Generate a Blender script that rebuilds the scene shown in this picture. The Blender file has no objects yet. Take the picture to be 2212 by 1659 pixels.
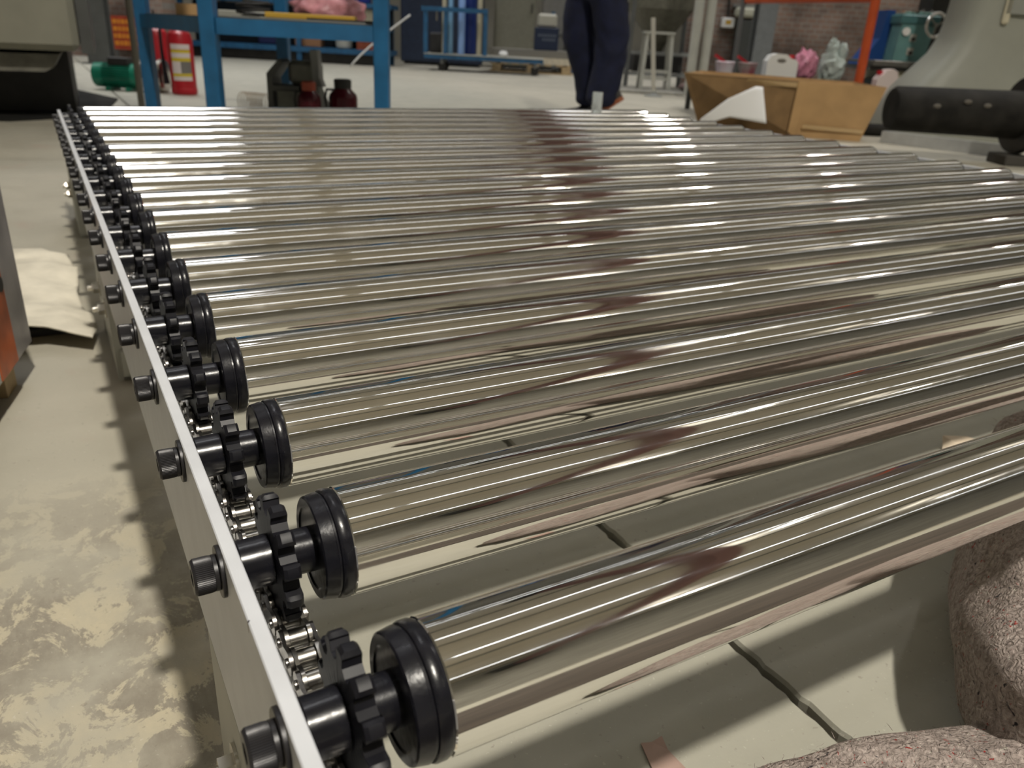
import bpy, math, random
import numpy as np
from mathutils import Vector, Matrix

random.seed(7)
rng = np.random.default_rng(7)
scene = bpy.context.scene
COL = scene.collection

# ------------------------------------------------------------------ camera
# world: +x along the rollers, +y along the rails, z up, floor at z = 0
ZA = 0.27                                   # height of the roller axes
PITCH = 0.125                               # spacing of the rollers
pitch_a, yaw_a, roll_a = 0.41233, 0.53387, 0.05510
CAM = Vector((-0.0453, -0.2310, 0.2567 + ZA))
cy, sy, cp, sp = math.cos(yaw_a), math.sin(yaw_a), math.cos(pitch_a), math.sin(pitch_a)
fwd = Vector((sy * cp, cy * cp, -sp))
rt = Vector((cy, -sy, 0.0))
up = rt.cross(fwd)
cr, sr = math.cos(roll_a), math.sin(roll_a)
right_v = cr * rt + sr * up
up_v = -sr * rt + cr * up
cam_d = bpy.data.cameras.new('camera')
cam = bpy.data.objects.new('camera', cam_d)
COL.objects.link(cam)
m = Matrix((right_v, up_v, -fwd)).transposed().to_4x4()
m.translation = CAM
cam.matrix_world = m
cam_d.sensor_fit = 'HORIZONTAL'
cam_d.sensor_width = 36.0
cam_d.lens = 36.0 * 1715.98 / 2212.0
cam_d.clip_start = 0.01
cam_d.clip_end = 100.0
cam_d.dof.use_dof = True
cam_d.dof.focus_distance = 0.50
cam_d.dof.aperture_fstop = 12.0
scene.camera = cam

# ------------------------------------------------------------------ world, exposure
w = bpy.data.worlds.new('world')
scene.world = w
w.use_nodes = True
w.node_tree.nodes['Background'].inputs[0].default_value = (0.75, 0.8, 0.9, 1)
w.node_tree.nodes['Background'].inputs[1].default_value = 0.02
vs = scene.view_settings
vs.view_transform = 'Standard'
vs.look = 'None'
vs.gamma = 1.0
vs.exposure = -0.48
vs.use_curve_mapping = False

# hall lamps: (world x, y, height, power, colour, disc diameter)
LAMP_Z = 8.3
LAMPS = [
    (0.50, -3.75, 1080, (1.0, 0.94, 0.83), 0.40, 150),
    (8.4, 2.6, 100, (1.0, 0.97, 0.90), 0.34, 140),
    (8.5, -8.2, 60, (1.0, 0.93, 0.80), 0.26, 140),
    (14.2, -5.8, 80, (1.0, 0.95, 0.86), 0.26, 140),
    (17.5, 5.3, 90, (1.0, 0.96, 0.88), 0.26, 140),
    (23.0, 0.0, 200, (1.0, 0.96, 0.90), 0.40, 140),  # extra lamp added to brighten the far right of the hall
]
# wide louvred panel lamps: (world x, y, half length, half width, power, spread, place)
PANELS = [
    (1.05, 5.2, 0.75, 0.36, 48, 140, 'just beyond the far end of the conveyor'),
    (1.35, 9.4, 1.20, 0.70, 300, 98, 'over the person in navy trousers'),
    (-3.5, 11.0, 1.30, 0.60, 90, 85, 'as added fill over the green motor and the rack'),  # this and the next two are added to light the background
    (10.0, 10.4, 1.30, 0.60, 170, 85, 'as added fill over the brick partition'),
    (7.6, 5.0, 1.30, 0.60, 110, 80, 'as added fill over the cardboard box and the black pipe'),
]
UPLIGHT = 15.0          # upward light added to each lamp to brighten the ceiling

# ------------------------------------------------------------------ helpers
def M_(name, col, rough=0.5, metal=0.0, var=0.0, vscale=20.0, bump=0.0, bscale=80.0, emit=None,
       trans=0.0, ior=1.45, coat=0.0, col2=None, alpha=None, spec=None):
    mt = bpy.data.materials.new(name)
    mt.use_nodes = True
    nt = mt.node_tree
    b = nt.nodes['Principled BSDF']
    b.inputs['Roughness'].default_value = rough
    b.inputs['Metallic'].default_value = metal
    b.inputs['Base Color'].default_value = (*col, 1)
    b.inputs['IOR'].default_value = ior
    if spec is not None:
        b.inputs['Specular IOR Level'].default_value = spec
    if trans:
        b.inputs['Transmission Weight'].default_value = trans
    if coat:
        b.inputs['Coat Weight'].default_value = coat
    tc = nt.nodes.new('ShaderNodeTexCoord')
    if var or col2:
        n = nt.nodes.new('ShaderNodeTexNoise')
        n.inputs['Scale'].default_value = vscale
        n.inputs['Detail'].default_value = 5
        nt.links.new(tc.outputs['Object'], n.inputs['Vector'])
        r = nt.nodes.new('ShaderNodeValToRGB')
        r.color_ramp.elements[0].position = 0.32
        r.color_ramp.elements[1].position = 0.68
        if col2:
            a, c = col, col2
        else:
            a = tuple(x * (1 - var) for x in col)
            c = tuple(min(1, x * (1 + var)) for x in col)
        r.color_ramp.elements[0].color = (*a, 1)
        r.color_ramp.elements[1].color = (*c, 1)
        nt.links.new(n.outputs['Fac'], r.inputs[0])
        nt.links.new(r.outputs[0], b.inputs['Base Color'])
    if bump:
        n2 = nt.nodes.new('ShaderNodeTexNoise')
        n2.inputs['Scale'].default_value = bscale
        n2.inputs['Detail'].default_value = 4
        nt.links.new(tc.outputs['Object'], n2.inputs['Vector'])
        bp = nt.nodes.new('ShaderNodeBump')
        bp.inputs['Strength'].default_value = bump
        bp.inputs['Distance'].default_value = 0.01
        nt.links.new(n2.outputs['Fac'], bp.inputs['Height'])
        nt.links.new(bp.outputs[0], b.inputs['Normal'])
    if emit:
        b.inputs['Emission Color'].default_value = (*col, 1)
        b.inputs['Emission Strength'].default_value = emit
    return mt


class MB:
    def __init__(s):
        s.v, s.f = [], []

    def add(s, vs_, fs):
        o = len(s.v)
        s.v += [tuple(p) for p in vs_]
        s.f += [tuple(i + o for i in f) for f in fs]
        return s

    def box(s, x0, x1, y0, y1, z0, z1, bv=0.0):
        if bv > 0:
            return s.rbox(x0, x1, y0, y1, z0, z1, bv)
        vs_ = [(x, y, z) for z in (z0, z1) for y in (y0, y1) for x in (x0, x1)]
        return s.add(vs_, [(0, 2, 3, 1), (4, 5, 7, 6), (0, 1, 5, 4), (2, 6, 7, 3), (0, 4, 6, 2), (1, 3, 7, 5)])

    def rbox(s, x0, x1, y0, y1, z0, z1, b):
        # box with chamfered edges
        c = ((x0 + x1) / 2, (y0 + y1) / 2, (z0 + z1) / 2)
        h = ((x1 - x0) / 2, (y1 - y0) / 2, (z1 - z0) / 2)
        b = min(b, *(q * 0.95 for q in h))
        vs_, idx = [], {}
        for sx in (-1, 1):
            for sy_ in (-1, 1):
                for sz in (-1, 1):
                    for ax in range(3):
                        p = [h[0] - b, h[1] - b, h[2] - b]
                        p[ax] = h[ax]
                        idx[(sx, sy_, sz, ax)] = len(vs_)
                        vs_.append((c[0] + sx * p[0], c[1] + sy_ * p[1], c[2] + sz * p[2]))
        fs = []
        S = (-1, 1)
        def quad(keys):
            ii = [idx[k] for k in keys]
            pts = [Vector(vs_[i]) for i in ii]
            cen = sum(pts, Vector()) / len(pts)
            n = (pts[1] - pts[0]).cross(pts[2] - pts[0])
            if n.dot(cen - Vector(c)) < 0:
                ii.reverse()
            fs.append(tuple(ii))
        for ax in range(3):
            o = [a for a in range(3) if a != ax]
            for sg in S:
                ks = []
                for a, bb in ((-1, -1), (1, -1), (1, 1), (-1, 1)):
                    k = [0, 0, 0]
                    k[ax] = sg; k[o[0]] = a; k[o[1]] = bb
                    ks.append((*k, ax))
                quad(ks)
            for a in S:
                for bb in S:
                    k0 = [0, 0, 0]; k1 = [0, 0, 0]
                    k0[ax] = -1; k1[ax] = 1
                    k0[o[0]] = k1[o[0]] = a
                    k0[o[1]] = k1[o[1]] = bb
                    quad([(*k0, o[0]), (*k1, o[0]), (*k1, o[1]), (*k0, o[1])])
        for sx in S:
            for sy_ in S:
                for sz in S:
                    quad([(sx, sy_, sz, 0), (sx, sy_, sz, 1), (sx, sy_, sz, 2)])
        return s.add(vs_, fs)

    def lathe(s, prof, n=32, axis='x', c=(0, 0, 0), cap=True):
        """prof: list of (pos along axis, radius)."""
        vs_, fs = [], []
        for (a, r) in prof:
            for i in range(n):
                t = 2 * math.pi * i / n
                u, v = r * math.cos(t), r * math.sin(t)
                p = {'x': (a, u, v), 'y': (v, a, u), 'z': (u, v, a)}[axis]
                vs_.append((c[0] + p[0], c[1] + p[1], c[2] + p[2]))
        for k in range(len(prof) - 1):
            for i in range(n):
                j = (i + 1) % n
                fs.append((k * n + i, k * n + j, (k + 1) * n + j, (k + 1) * n + i))
        if cap:
            fs.append(tuple(range(n))[::-1])
            fs.append(tuple((len(prof) - 1) * n + i for i in range(n)))
        return s.add(vs_, fs)

    def tube(s, pts, r, n=10, closed=False, cap=True):
        P = [Vector(p) for p in pts]
        R = r if isinstance(r, (list, tuple)) else [r] * len(P)
        vs_, fs = [], []
        T = []
        for i in range(len(P)):
            a = P[i - 1] if (i > 0 or closed) else P[i]
            b = P[(i + 1) % len(P)] if (i < len(P) - 1 or closed) else P[i]
            T.append((b - a).normalized())
        ref = Vector((0, 0, 1)) if abs(T[0].z) < 0.9 else Vector((1, 0, 0))
        u = (ref - T[0] * ref.dot(T[0])).normalized()
        for i in range(len(P)):
            u = (u - T[i] * u.dot(T[i])).normalized()
            v = T[i].cross(u)
            for k in range(n):
                t = 2 * math.pi * k / n
                vs_.append(P[i] + R[i] * (math.cos(t) * u + math.sin(t) * v))
        L = len(P)
        for i in range(L if closed else L - 1):
            for k in range(n):
                j = (k + 1) % n
                i2 = (i + 1) % L
                fs.append((i * n + k, i * n + j, i2 * n + j, i2 * n + k))
        if cap and not closed:
            fs.append(tuple(range(n))[::-1])
            fs.append(tuple((L - 1) * n + k for k in range(n)))
        return s.add(vs_, fs)

    def bar(s, a, b, w_, h_, upv=(0, 0, 1)):
        a, b = Vector(a), Vector(b)
        t = (b - a).normalized()
        upv = Vector(upv)
        if abs(t.dot(upv)) > 0.95:
            upv = Vector((0, 1, 0))
        x = t.cross(upv).normalized()
        y = x.cross(t)
        vs_ = []
        for p in (a, b):
            for sx, sy_ in ((-1, -1), (1, -1), (1, 1), (-1, 1)):
                vs_.append(p + x * sx * w_ / 2 + y * sy_ * h_ / 2)
        return s.add(vs_, [(0, 1, 2, 3), (7, 6, 5, 4), (0, 4, 5, 1), (1, 5, 6, 2), (2, 6, 7, 3), (3, 7, 4, 0)])

    def prism(s, poly, a0, a1, axis='y'):
        """extrude a 2D polygon; axis y: poly = (x, z), axis x: (y, z), axis z: (x, y)."""
        n = len(poly)
        def P(p, a):
            return {'y': (p[0], a, p[1]), 'x': (a, p[0], p[1]), 'z': (p[0], p[1], a)}[axis]
        vs_ = [P(p, a0) for p in poly] + [P(p, a1) for p in poly]
        fs = [tuple(range(n)), tuple(range(2 * n - 1, n - 1, -1))]
        fs += [(i, i + n, (i + 1) % n + n, (i + 1) % n) for i in range(n)]
        return s.add(vs_, fs)

    def grid(s, fn, nu, nv, thick=None):
        vs_ = [fn(i / (nu - 1), j / (nv - 1)) for j in range(nv) for i in range(nu)]
        fs = [(j * nu + i, j * nu + i + 1, (j + 1) * nu + i + 1, (j + 1) * nu + i)
              for j in range(nv - 1) for i in range(nu - 1)]
        return s.add(vs_, fs)

    def ellip(s, c, r, nu=20, nv=12, e=1.0, noise=0.0, seed=0, zmin=None, rot=0.0):
        cr0, sr0 = math.cos(rot), math.sin(rot)
        rg = np.random.default_rng(seed)
        ph = rg.uniform(0, 6.28, (6, 3)); fr = rg.uniform(1.5, 5, (6, 3))
        vs_, fs = [], []
        def pw(x): return math.copysign(abs(x) ** e, x)
        for j in range(nv + 1):
            la = -math.pi / 2 + math.pi * j / nv
            for i in range(nu):
                lo = 2 * math.pi * i / nu
                d = (pw(math.cos(la)) * pw(math.cos(lo)), pw(math.cos(la)) * pw(math.sin(lo)), pw(math.sin(la)))
                k = 1.0
                if noise:
                    k += noise * sum(math.sin(fr[q][0] * d[0] * 2 + ph[q][0]) * math.sin(fr[q][1] * d[1] * 2 + ph[q][1])
                                     * math.sin(fr[q][2] * d[2] * 2 + ph[q][2]) for q in range(6)) / 2
                q_ = [r[a] * d[a] * k for a in range(3)]
                p = [c[0] + q_[0] * cr0 - q_[1] * sr0, c[1] + q_[0] * sr0 + q_[1] * cr0, c[2] + q_[2]]
                if zmin is not None and p[2] < zmin:
                    p[2] = zmin
                vs_.append(p)
        for j in range(nv):
            for i in range(nu):
                i2 = (i + 1) % nu
                fs.append((j * nu + i, j * nu + i2, (j + 1) * nu + i2, (j + 1) * nu + i))
        return s.add(vs_, fs)

    def mesh(s, name, smooth=False, angle=None):
        me = bpy.data.meshes.new(name)
        me.from_pydata(s.v, [], s.f)
        me.validate()
        import bmesh
        bm = bmesh.new(); bm.from_mesh(me)
        bmesh.ops.recalc_face_normals(bm, faces=bm.faces)
        if smooth and angle is not None:
            for f in bm.faces: f.smooth = True
            for e in bm.edges:
                if len(e.link_faces) == 2 and e.calc_face_angle(0) > math.radians(angle):
                    e.smooth = False
        elif smooth:
            for f in bm.faces: f.smooth = True
        bm.to_mesh(me); bm.free()
        return me

    def build(s, name, mat, parent=None, smooth=False, angle=35):
        me = s.mesh(name, smooth, angle)
        me.materials.append(mat)
        return link(name, me, parent)


def link(name, me, parent=None, loc=None, rz=None):
    o = bpy.data.objects.new(name, me)
    COL.objects.link(o)
    if parent is not None:
        o.parent = parent
    if loc is not None:
        o.location = loc
    if rz is not None:
        o.rotation_euler = (0, 0, rz)
    return o


def tag(o, label=None, cat=None, group=None, kind=None):
    if label: o['label'] = label
    if cat: o['category'] = cat
    if group: o['group'] = group
    if kind: o['kind'] = kind
    return o


def copy_tree(o, parent=None):
    c = o.copy()
    COL.objects.link(c)
    c.parent = parent
    for ch in list(o.children):
        copy_tree(ch, c)
    return c


# ground frame of the back of the hall: t to the right, s away, seen square on
FH = Vector((sy, cy, 0.0))
RH = Vector((cy, -sy, 0.0))
def B(t, s, z=0.0):
    p = Vector((CAM.x, CAM.y, 0)) + RH * t + FH * s
    return Vector((p.x, p.y, z))

def thing(name, label, cat, t, s, z=0.0, rz=0.0, group=None):
    o = bpy.data.objects.new(name, None)
    o.empty_display_size = 0.1
    COL.objects.link(o)
    o.location = B(t, s, z)
    o.rotation_euler = (0, 0, -yaw_a + rz)
    return tag(o, label, cat, group)

def wthing(name, label, cat, loc, rz=0.0, group=None):
    o = bpy.data.objects.new(name, None)
    o.empty_display_size = 0.1
    COL.objects.link(o)
    o.location = loc
    o.rotation_euler = (0, 0, rz)
    return tag(o, label, cat, group)

def place(o, t, s, z=0.0, rz=0.0):
    o.location = B(t, s, z)
    o.rotation_euler = (0, 0, -yaw_a + rz)
    return o

# ------------------------------------------------------------------ materials
def mat_floor():
    mt = bpy.data.materials.new('concrete_floor'); mt.use_nodes = True
    nt = mt.node_tree; b = nt.nodes['Principled BSDF']
    g = nt.nodes.new('ShaderNodeNewGeometry')
    def noise(scale, detail=6, rough=0.6, stretch=None, dist=0.0):
        n = nt.nodes.new('ShaderNodeTexNoise')
        n.inputs['Scale'].default_value = scale; n.inputs['Detail'].default_value = detail
        n.inputs['Roughness'].default_value = rough; n.inputs['Distortion'].default_value = dist
        if stretch:
            mp = nt.nodes.new('ShaderNodeMapping'); mp.inputs['Scale'].default_value = stretch
            nt.links.new(g.outputs['Position'], mp.inputs[0]); nt.links.new(mp.outputs[0], n.inputs['Vector'])
        else:
            nt.links.new(g.outputs['Position'], n.inputs['Vector'])
        return n.outputs['Fac']
    def ramp(src, p0, p1, c0, c1):
        r = nt.nodes.new('ShaderNodeValToRGB')
        r.color_ramp.elements[0].position = p0; r.color_ramp.elements[1].position = p1
        r.color_ramp.elements[0].color = c0; r.color_ramp.elements[1].color = c1
        nt.links.new(src, r.inputs[0]); return r.outputs[0]
    def mix(f, a, c, mode='MIX'):
        x = nt.nodes.new('ShaderNodeMix'); x.data_type = 'RGBA'; x.blend_type = mode
        if isinstance(f, float): x.inputs[0].default_value = f
        else: nt.links.new(f, x.inputs[0])
        for sck, val in ((x.inputs[6], a), (x.inputs[7], c)):
            if isinstance(val, tuple): sck.default_value = val
            else: nt.links.new(val, sck)
        return x.outputs[2]
    W1 = (1, 1, 1, 1); K = (0, 0, 0, 1)
    base = ramp(noise(1.3, 5), 0.3, 0.7, (0.345, 0.325, 0.265, 1), (0.44, 0.41, 0.335, 1))
    # worn paint on the strip beside the near rail
    sep = nt.nodes.new('ShaderNodeSeparateXYZ'); nt.links.new(g.outputs['Position'], sep.inputs[0])
    def mrange(src, a, c):
        mr = nt.nodes.new('ShaderNodeMapRange'); mr.inputs[1].default_value = a; mr.inputs[2].default_value = c
        nt.links.new(src, mr.inputs[0]); return mr.outputs[0]
    def math_(op, a, c):
        mm = nt.nodes.new('ShaderNodeMath'); mm.operation = op
        for i, val in enumerate((a, c)):
            if isinstance(val, float): mm.inputs[i].default_value = val
            else: nt.links.new(val, mm.inputs[i])
        return mm.outputs[0]
    left = mrange(sep.outputs[0], 0.10, 0.02)
    near = math_('MULTIPLY', left, mrange(sep.outputs[1], 0.80, 0.50))
    patch = noise(16, 10, 0.74, (1.1, 0.9, 1), 0.5)
    stain = ramp(patch, 0.475, 0.505, K, W1)
    worn = mix(stain, (0.46, 0.41, 0.30, 1), (0.235, 0.21, 0.168, 1))
    fine = ramp(noise(60, 8, 0.75, (1.6, 0.8, 1)), 0.44, 0.6, K, W1)
    worn = mix(math_('MULTIPLY', fine, 0.35), worn, (0.36, 0.33, 0.26, 1))
    big = ramp(noise(5.5, 5, 0.55), 0.36, 0.52, K, W1)
    base = mix(math_('MULTIPLY', near, big), base, worn)
    # pinkish and rusty traces
    pink = ramp(noise(5.2, 5, 0.6, (1, 0.8, 1)), 0.58, 0.72, K, W1)
    base = mix(math_('MULTIPLY', math_('MULTIPLY', pink, left), 0.35), base, (0.40, 0.27, 0.22, 1))
    # greenish grey coating under the rollers
    green = math_('MULTIPLY', mrange(sep.outputs[0], 0.02, 0.10), mrange(sep.outputs[0], 4.2, 3.2))
    base = mix(math_('MULTIPLY', green, 0.85), base, ramp(noise(5, 6), 0.3, 0.7, (0.295, 0.29, 0.245, 1), (0.37, 0.36, 0.30, 1)))
    spk = ramp(noise(220, 2, 0.5), 0.68, 0.72, K, W1)
    base = mix(math_('MULTIPLY', spk, 0.35), base, (0.55, 0.52, 0.45, 1))
    spk2 = ramp(noise(130, 3, 0.6), 0.30, 0.34, W1, K)
    base = mix(math_('MULTIPLY', spk2, 0.4), base, (0.17, 0.15, 0.12, 1))
    nt.links.new(base, b.inputs['Base Color'])
    rg_ = ramp(noise(9, 6), 0.3, 0.7, (0.42, 0.42, 0.42, 1), (0.62, 0.62, 0.62, 1))
    nt.links.new(rg_, b.inputs['Roughness'])
    bp = nt.nodes.new('ShaderNodeBump'); bp.inputs['Strength'].default_value = 0.18; bp.inputs['Distance'].default_value = 0.004
    nt.links.new(noise(70, 8, 0.7), bp.inputs['Height']); nt.links.new(bp.outputs[0], b.inputs['Normal'])
    return mt

def mat_chrome():
    mt = bpy.data.materials.new('polished_chrome'); mt.use_nodes = True
    nt = mt.node_tree; b = nt.nodes['Principled BSDF']
    b.inputs['Metallic'].default_value = 1.0
    b.inputs['Base Color'].default_value = (0.90, 0.88, 0.84, 1)
    tc = nt.nodes.new('ShaderNodeTexCoord')
    oi = nt.nodes.new('ShaderNodeObjectInfo')
    va = nt.nodes.new('ShaderNodeVectorMath'); va.operation = 'ADD'
    vm = nt.nodes.new('ShaderNodeVectorMath'); vm.operation = 'SCALE'
    cmb = nt.nodes.new('ShaderNodeCombineXYZ')
    nt.links.new(oi.outputs['Random'], cmb.inputs[0]); nt.links.new(oi.outputs['Random'], cmb.inputs[2])
    nt.links.new(cmb.outputs[0], vm.inputs[0]); vm.inputs['Scale'].default_value = 9.0
    nt.links.new(tc.outputs['Object'], va.inputs[0]); nt.links.new(vm.outputs[0], va.inputs[1])
    def noise(scale, st, detail=5, rough=0.6):
        mp = nt.nodes.new('ShaderNodeMapping'); mp.inputs['Scale'].default_value = st
        n = nt.nodes.new('ShaderNodeTexNoise'); n.inputs['Scale'].default_value = scale
        n.inputs['Detail'].default_value = detail; n.inputs['Roughness'].default_value = rough
        nt.links.new(va.outputs[0], mp.inputs[0]); nt.links.new(mp.outputs[0], n.inputs['Vector'])
        return n.outputs['Fac']
    r = nt.nodes.new('ShaderNodeValToRGB')
    r.color_ramp.elements[0].position = 0.45; r.color_ramp.elements[1].position = 0.80
    r.color_ramp.elements[0].color = (0.045, 0.045, 0.045, 1); r.color_ramp.elements[1].color = (0.19, 0.19, 0.19, 1)
    nt.links.new(noise(16, (0.55, 1.2, 1.2), 7, 0.65), r.inputs[0])
    nt.links.new(r.outputs[0], b.inputs['Roughness'])
    # brown tarnish specks
    r2 = nt.nodes.new('ShaderNodeValToRGB')
    r2.color_ramp.elements[0].position = 0.70; r2.color_ramp.elements[1].position = 0.80
    r2.color_ramp.elements[0].color = (0.90, 0.88, 0.84, 1); r2.color_ramp.elements[1].color = (0.74, 0.70, 0.64, 1)
    nt.links.new(noise(30, (0.7, 1, 1), 8, 0.7), r2.inputs[0])
    nt.links.new(r2.outputs[0], b.inputs['Base Color'])
    bp = nt.nodes.new('ShaderNodeBump'); bp.inputs['Strength'].default_value = 0.010; bp.inputs['Distance'].default_value = 0.0006
    nt.links.new(noise(60, (0.25, 1.6, 1.6), 5), bp.inputs['Height']); nt.links.new(bp.outputs[0], b.inputs['Normal'])
    return mt

def mat_brick(name, c1, c2, mortar, scale=1.0):
    mt = bpy.data.materials.new(name); mt.use_nodes = True
    nt = mt.node_tree; b = nt.nodes['Principled BSDF']; b.inputs['Roughness'].default_value = 0.9
    tc = nt.nodes.new('ShaderNodeTexCoord')
    mp = nt.nodes.new('ShaderNodeMapping'); mp.inputs['Rotation'].default_value = (math.pi / 2, 0, 0)
    nt.links.new(tc.outputs['Object'], mp.inputs[0])
    br = nt.nodes.new('ShaderNodeTexBrick')
    br.inputs['Scale'].default_value = 4.0 * scale
    br.inputs['Color1'].default_value = (*c1, 1); br.inputs['Color2'].default_value = (*c2, 1); br.inputs['Mortar'].default_value = (*mortar, 1)
    br.inputs['Mortar Size'].default_value = 0.03
    nt.links.new(mp.outputs[0], br.inputs['Vector'])
    n = nt.nodes.new('ShaderNodeTexNoise'); n.inputs['Scale'].default_value = 2.2; n.inputs['Detail'].default_value = 8
    nt.links.new(tc.outputs['Object'], n.inputs['Vector'])
    r = nt.nodes.new('ShaderNodeValToRGB'); r.color_ramp.elements[0].position = 0.35; r.color_ramp.elements[1].position = 0.66
    r.color_ramp.elements[0].color = (0.30, 0.27, 0.25, 1); r.color_ramp.elements[1].color = (1, 1, 1, 1)
    nt.links.new(n.outputs['Fac'], r.inputs[0])
    mx = nt.nodes.new('ShaderNodeMix'); mx.data_type = 'RGBA'; mx.blend_type = 'MULTIPLY'; mx.inputs[0].default_value = 0.9
    nt.links.new(br.outputs['Color'], mx.inputs[6]); nt.links.new(r.outputs[0], mx.inputs[7])
    nt.links.new(mx.outputs[2], b.inputs['Base Color'])
    bp = nt.nodes.new('ShaderNodeBump'); bp.inputs['Strength'].default_value = 0.6; bp.inputs['Distance'].default_value = 0.02
    inv = nt.nodes.new('ShaderNodeMath'); inv.operation = 'SUBTRACT'; inv.inputs[0].default_value = 1.0
    nt.links.new(br.outputs['Fac'], inv.inputs[1]); nt.links.new(inv.outputs[0], bp.inputs['Height'])
    nt.links.new(bp.outputs[0], b.inputs['Normal'])
    return mt

FLOOR = mat_floor()
CHROME = mat_chrome()
BLACK = M_('black_plastic', (0.008, 0.008, 0.011), 0.25, var=0.3, vscale=60, bump=0.035, bscale=120, spec=0.38)
BLACKM = M_('black_steel', (0.008, 0.008, 0.011), 0.24, 0.0, var=0.3, vscale=60, bump=0.02, bscale=150, spec=0.42)
OXIDE = M_('black_oxide_steel', (0.020, 0.019, 0.021), 0.38, 0.2, bump=0.02, bscale=300)
STEEL = M_('chain_steel', (0.33, 0.315, 0.29), 0.28, 1.0, var=0.25, vscale=150)
STEELD = M_('chain_plate_steel', (0.24, 0.225, 0.21), 0.30, 1.0, var=0.3, vscale=200)
ZINC = M_('zinc_plate', (0.72, 0.69, 0.62), 0.22, 1.0)
def mat_rail():
    mt = M_('white_powder_coat', (0.56, 0.575, 0.61), 0.42, var=0.05, vscale=30, bump=0.03, bscale=900)
    nt = mt.node_tree; b = nt.nodes['Principled BSDF']
    tc = [n for n in nt.nodes if n.type == 'TEX_COORD'][0]
    mp = nt.nodes.new('ShaderNodeMapping'); mp.inputs['Scale'].default_value = (1, 0.9, 0.35)
    nt.links.new(tc.outputs['Object'], mp.inputs[0])
    n = nt.nodes.new('ShaderNodeTexNoise'); n.inputs['Scale'].default_value = 75; n.inputs['Detail'].default_value = 3
    nt.links.new(mp.outputs[0], n.inputs['Vector'])
    r = nt.nodes.new('ShaderNodeValToRGB'); r.color_ramp.elements[0].position = 0.245; r.color_ramp.elements[1].position = 0.26
    r.color_ramp.elements[0].color = (0.05, 0.04, 0.05, 1); r.color_ramp.elements[1].color = (1, 1, 1, 1)
    nt.links.new(n.outputs['Fac'], r.inputs[0])
    src = b.inputs['Base Color'].links[0].from_socket
    mx = nt.nodes.new('ShaderNodeMix'); mx.data_type = 'RGBA'; mx.blend_type = 'MULTIPLY'; mx.inputs[0].default_value = 1.0
    nt.links.new(src, mx.inputs[6]); nt.links.new(r.outputs[0], mx.inputs[7]); nt.links.new(mx.outputs[2], b.inputs['Base Color'])
    return mt
RAIL = mat_rail()
WHITEP = M_('white_plastic', (0.72, 0.72, 0.70), 0.4)
BLUE = M_('blue_paint', (0.014, 0.105, 0.235), 0.38, var=0.15, vscale=12)
BLUEF = M_('blue_paint_dull', (0.016, 0.085, 0.18), 0.45, var=0.2, vscale=12)
GREY = M_('grey_paint', (0.22, 0.225, 0.215), 0.55, var=0.12, vscale=6)
GREYD = M_('dark_grey_paint', (0.075, 0.078, 0.075), 0.55, var=0.15, vscale=6)
GREYL = M_('light_grey_paint', (0.36, 0.36, 0.32), 0.5, var=0.1, vscale=6)
BEIGE = M_('beige_machine_paint', (0.23, 0.225, 0.18), 0.5, var=0.1, vscale=4)
DARK = M_('dark_oily_steel_and_shade', (0.02, 0.019, 0.018), 0.5, var=0.3, vscale=10)
RED = M_('red_paint', (0.38, 0.010, 0.018), 0.35, var=0.08)
ORANGE = M_('orange_paint', (0.48, 0.075, 0.018), 0.4, var=0.12, vscale=8)
GREEN = M_('green_motor_paint', (0.008, 0.16, 0.10), 0.35, var=0.15, vscale=20)
TEAL = M_('teal_machine_paint', (0.12, 0.25, 0.245), 0.42, var=0.08)
CARD = M_('cardboard', (0.44, 0.275, 0.125), 0.75, var=0.1, vscale=7, bump=0.1, bscale=30)
CARD_SHADED = M_('cardboard_shaded', (0.23, 0.14, 0.062), 0.8, var=0.15, vscale=9)  # darker copy of the cardboard, shade put into the colour
PAPER = M_('white_paper', (0.70, 0.70, 0.70), 0.7)
CREAM = M_('cream_cloth', (0.65, 0.605, 0.50), 0.8, var=0.16, vscale=14, bump=0.5, bscale=18)
NAVY = M_('navy_cloth', (0.0035, 0.0058, 0.026), 0.85, var=0.25, vscale=18, bump=0.4, bscale=30)
SKIN = M_('skin', (0.42, 0.25, 0.17), 0.5)
WOOD = M_('pale_wood', (0.42, 0.31, 0.17), 0.7, var=0.18, vscale=14)
RUBBER = M_('black_pipe', (0.015, 0.014, 0.012), 0.75, var=0.5, vscale=9, bump=0.3, bscale=20, spec=0.2)
PINK = M_('pink_plastic_bag', (0.46, 0.20, 0.23), 0.4, var=0.25, vscale=16, bump=0.6, bscale=25)
DRED = M_('dark_red_enamel', (0.07, 0.004, 0.010), 0.25)
WALL = M_('pale_wall', (0.42, 0.41, 0.365), 0.8, var=0.15, vscale=1.5)
CEIL = M_('ceiling_sheet', (0.74, 0.695, 0.60), 0.7, var=0.06, vscale=0.8)
BRICK = mat_brick('old_brick', (0.27, 0.175, 0.135), (0.20, 0.145, 0.12), (0.26, 0.235, 0.21))
CRANE = M_('crane_red', (0.27, 0.155, 0.15), 0.5)
ALU = M_('aluminium', (0.60, 0.61, 0.62), 0.35, 0.8, var=0.06)
YELLOW = M_('yellow_board', (0.50, 0.31, 0.04), 0.5)
TAPE = M_('brown_tape', (0.50, 0.34, 0.16), 0.12, coat=0.8)
CLEAR = M_('clear_plastic', (0.80, 0.84, 0.84), 0.15, trans=0.75, ior=1.2)
CLEARF = M_('clear_film', (0.62, 0.70, 0.66), 0.25, trans=0.45, ior=1.2, bump=0.8, bscale=25)
LAMPM = M_('lamp_housing', (0.10, 0.10, 0.10), 0.4, 0.6)

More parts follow.
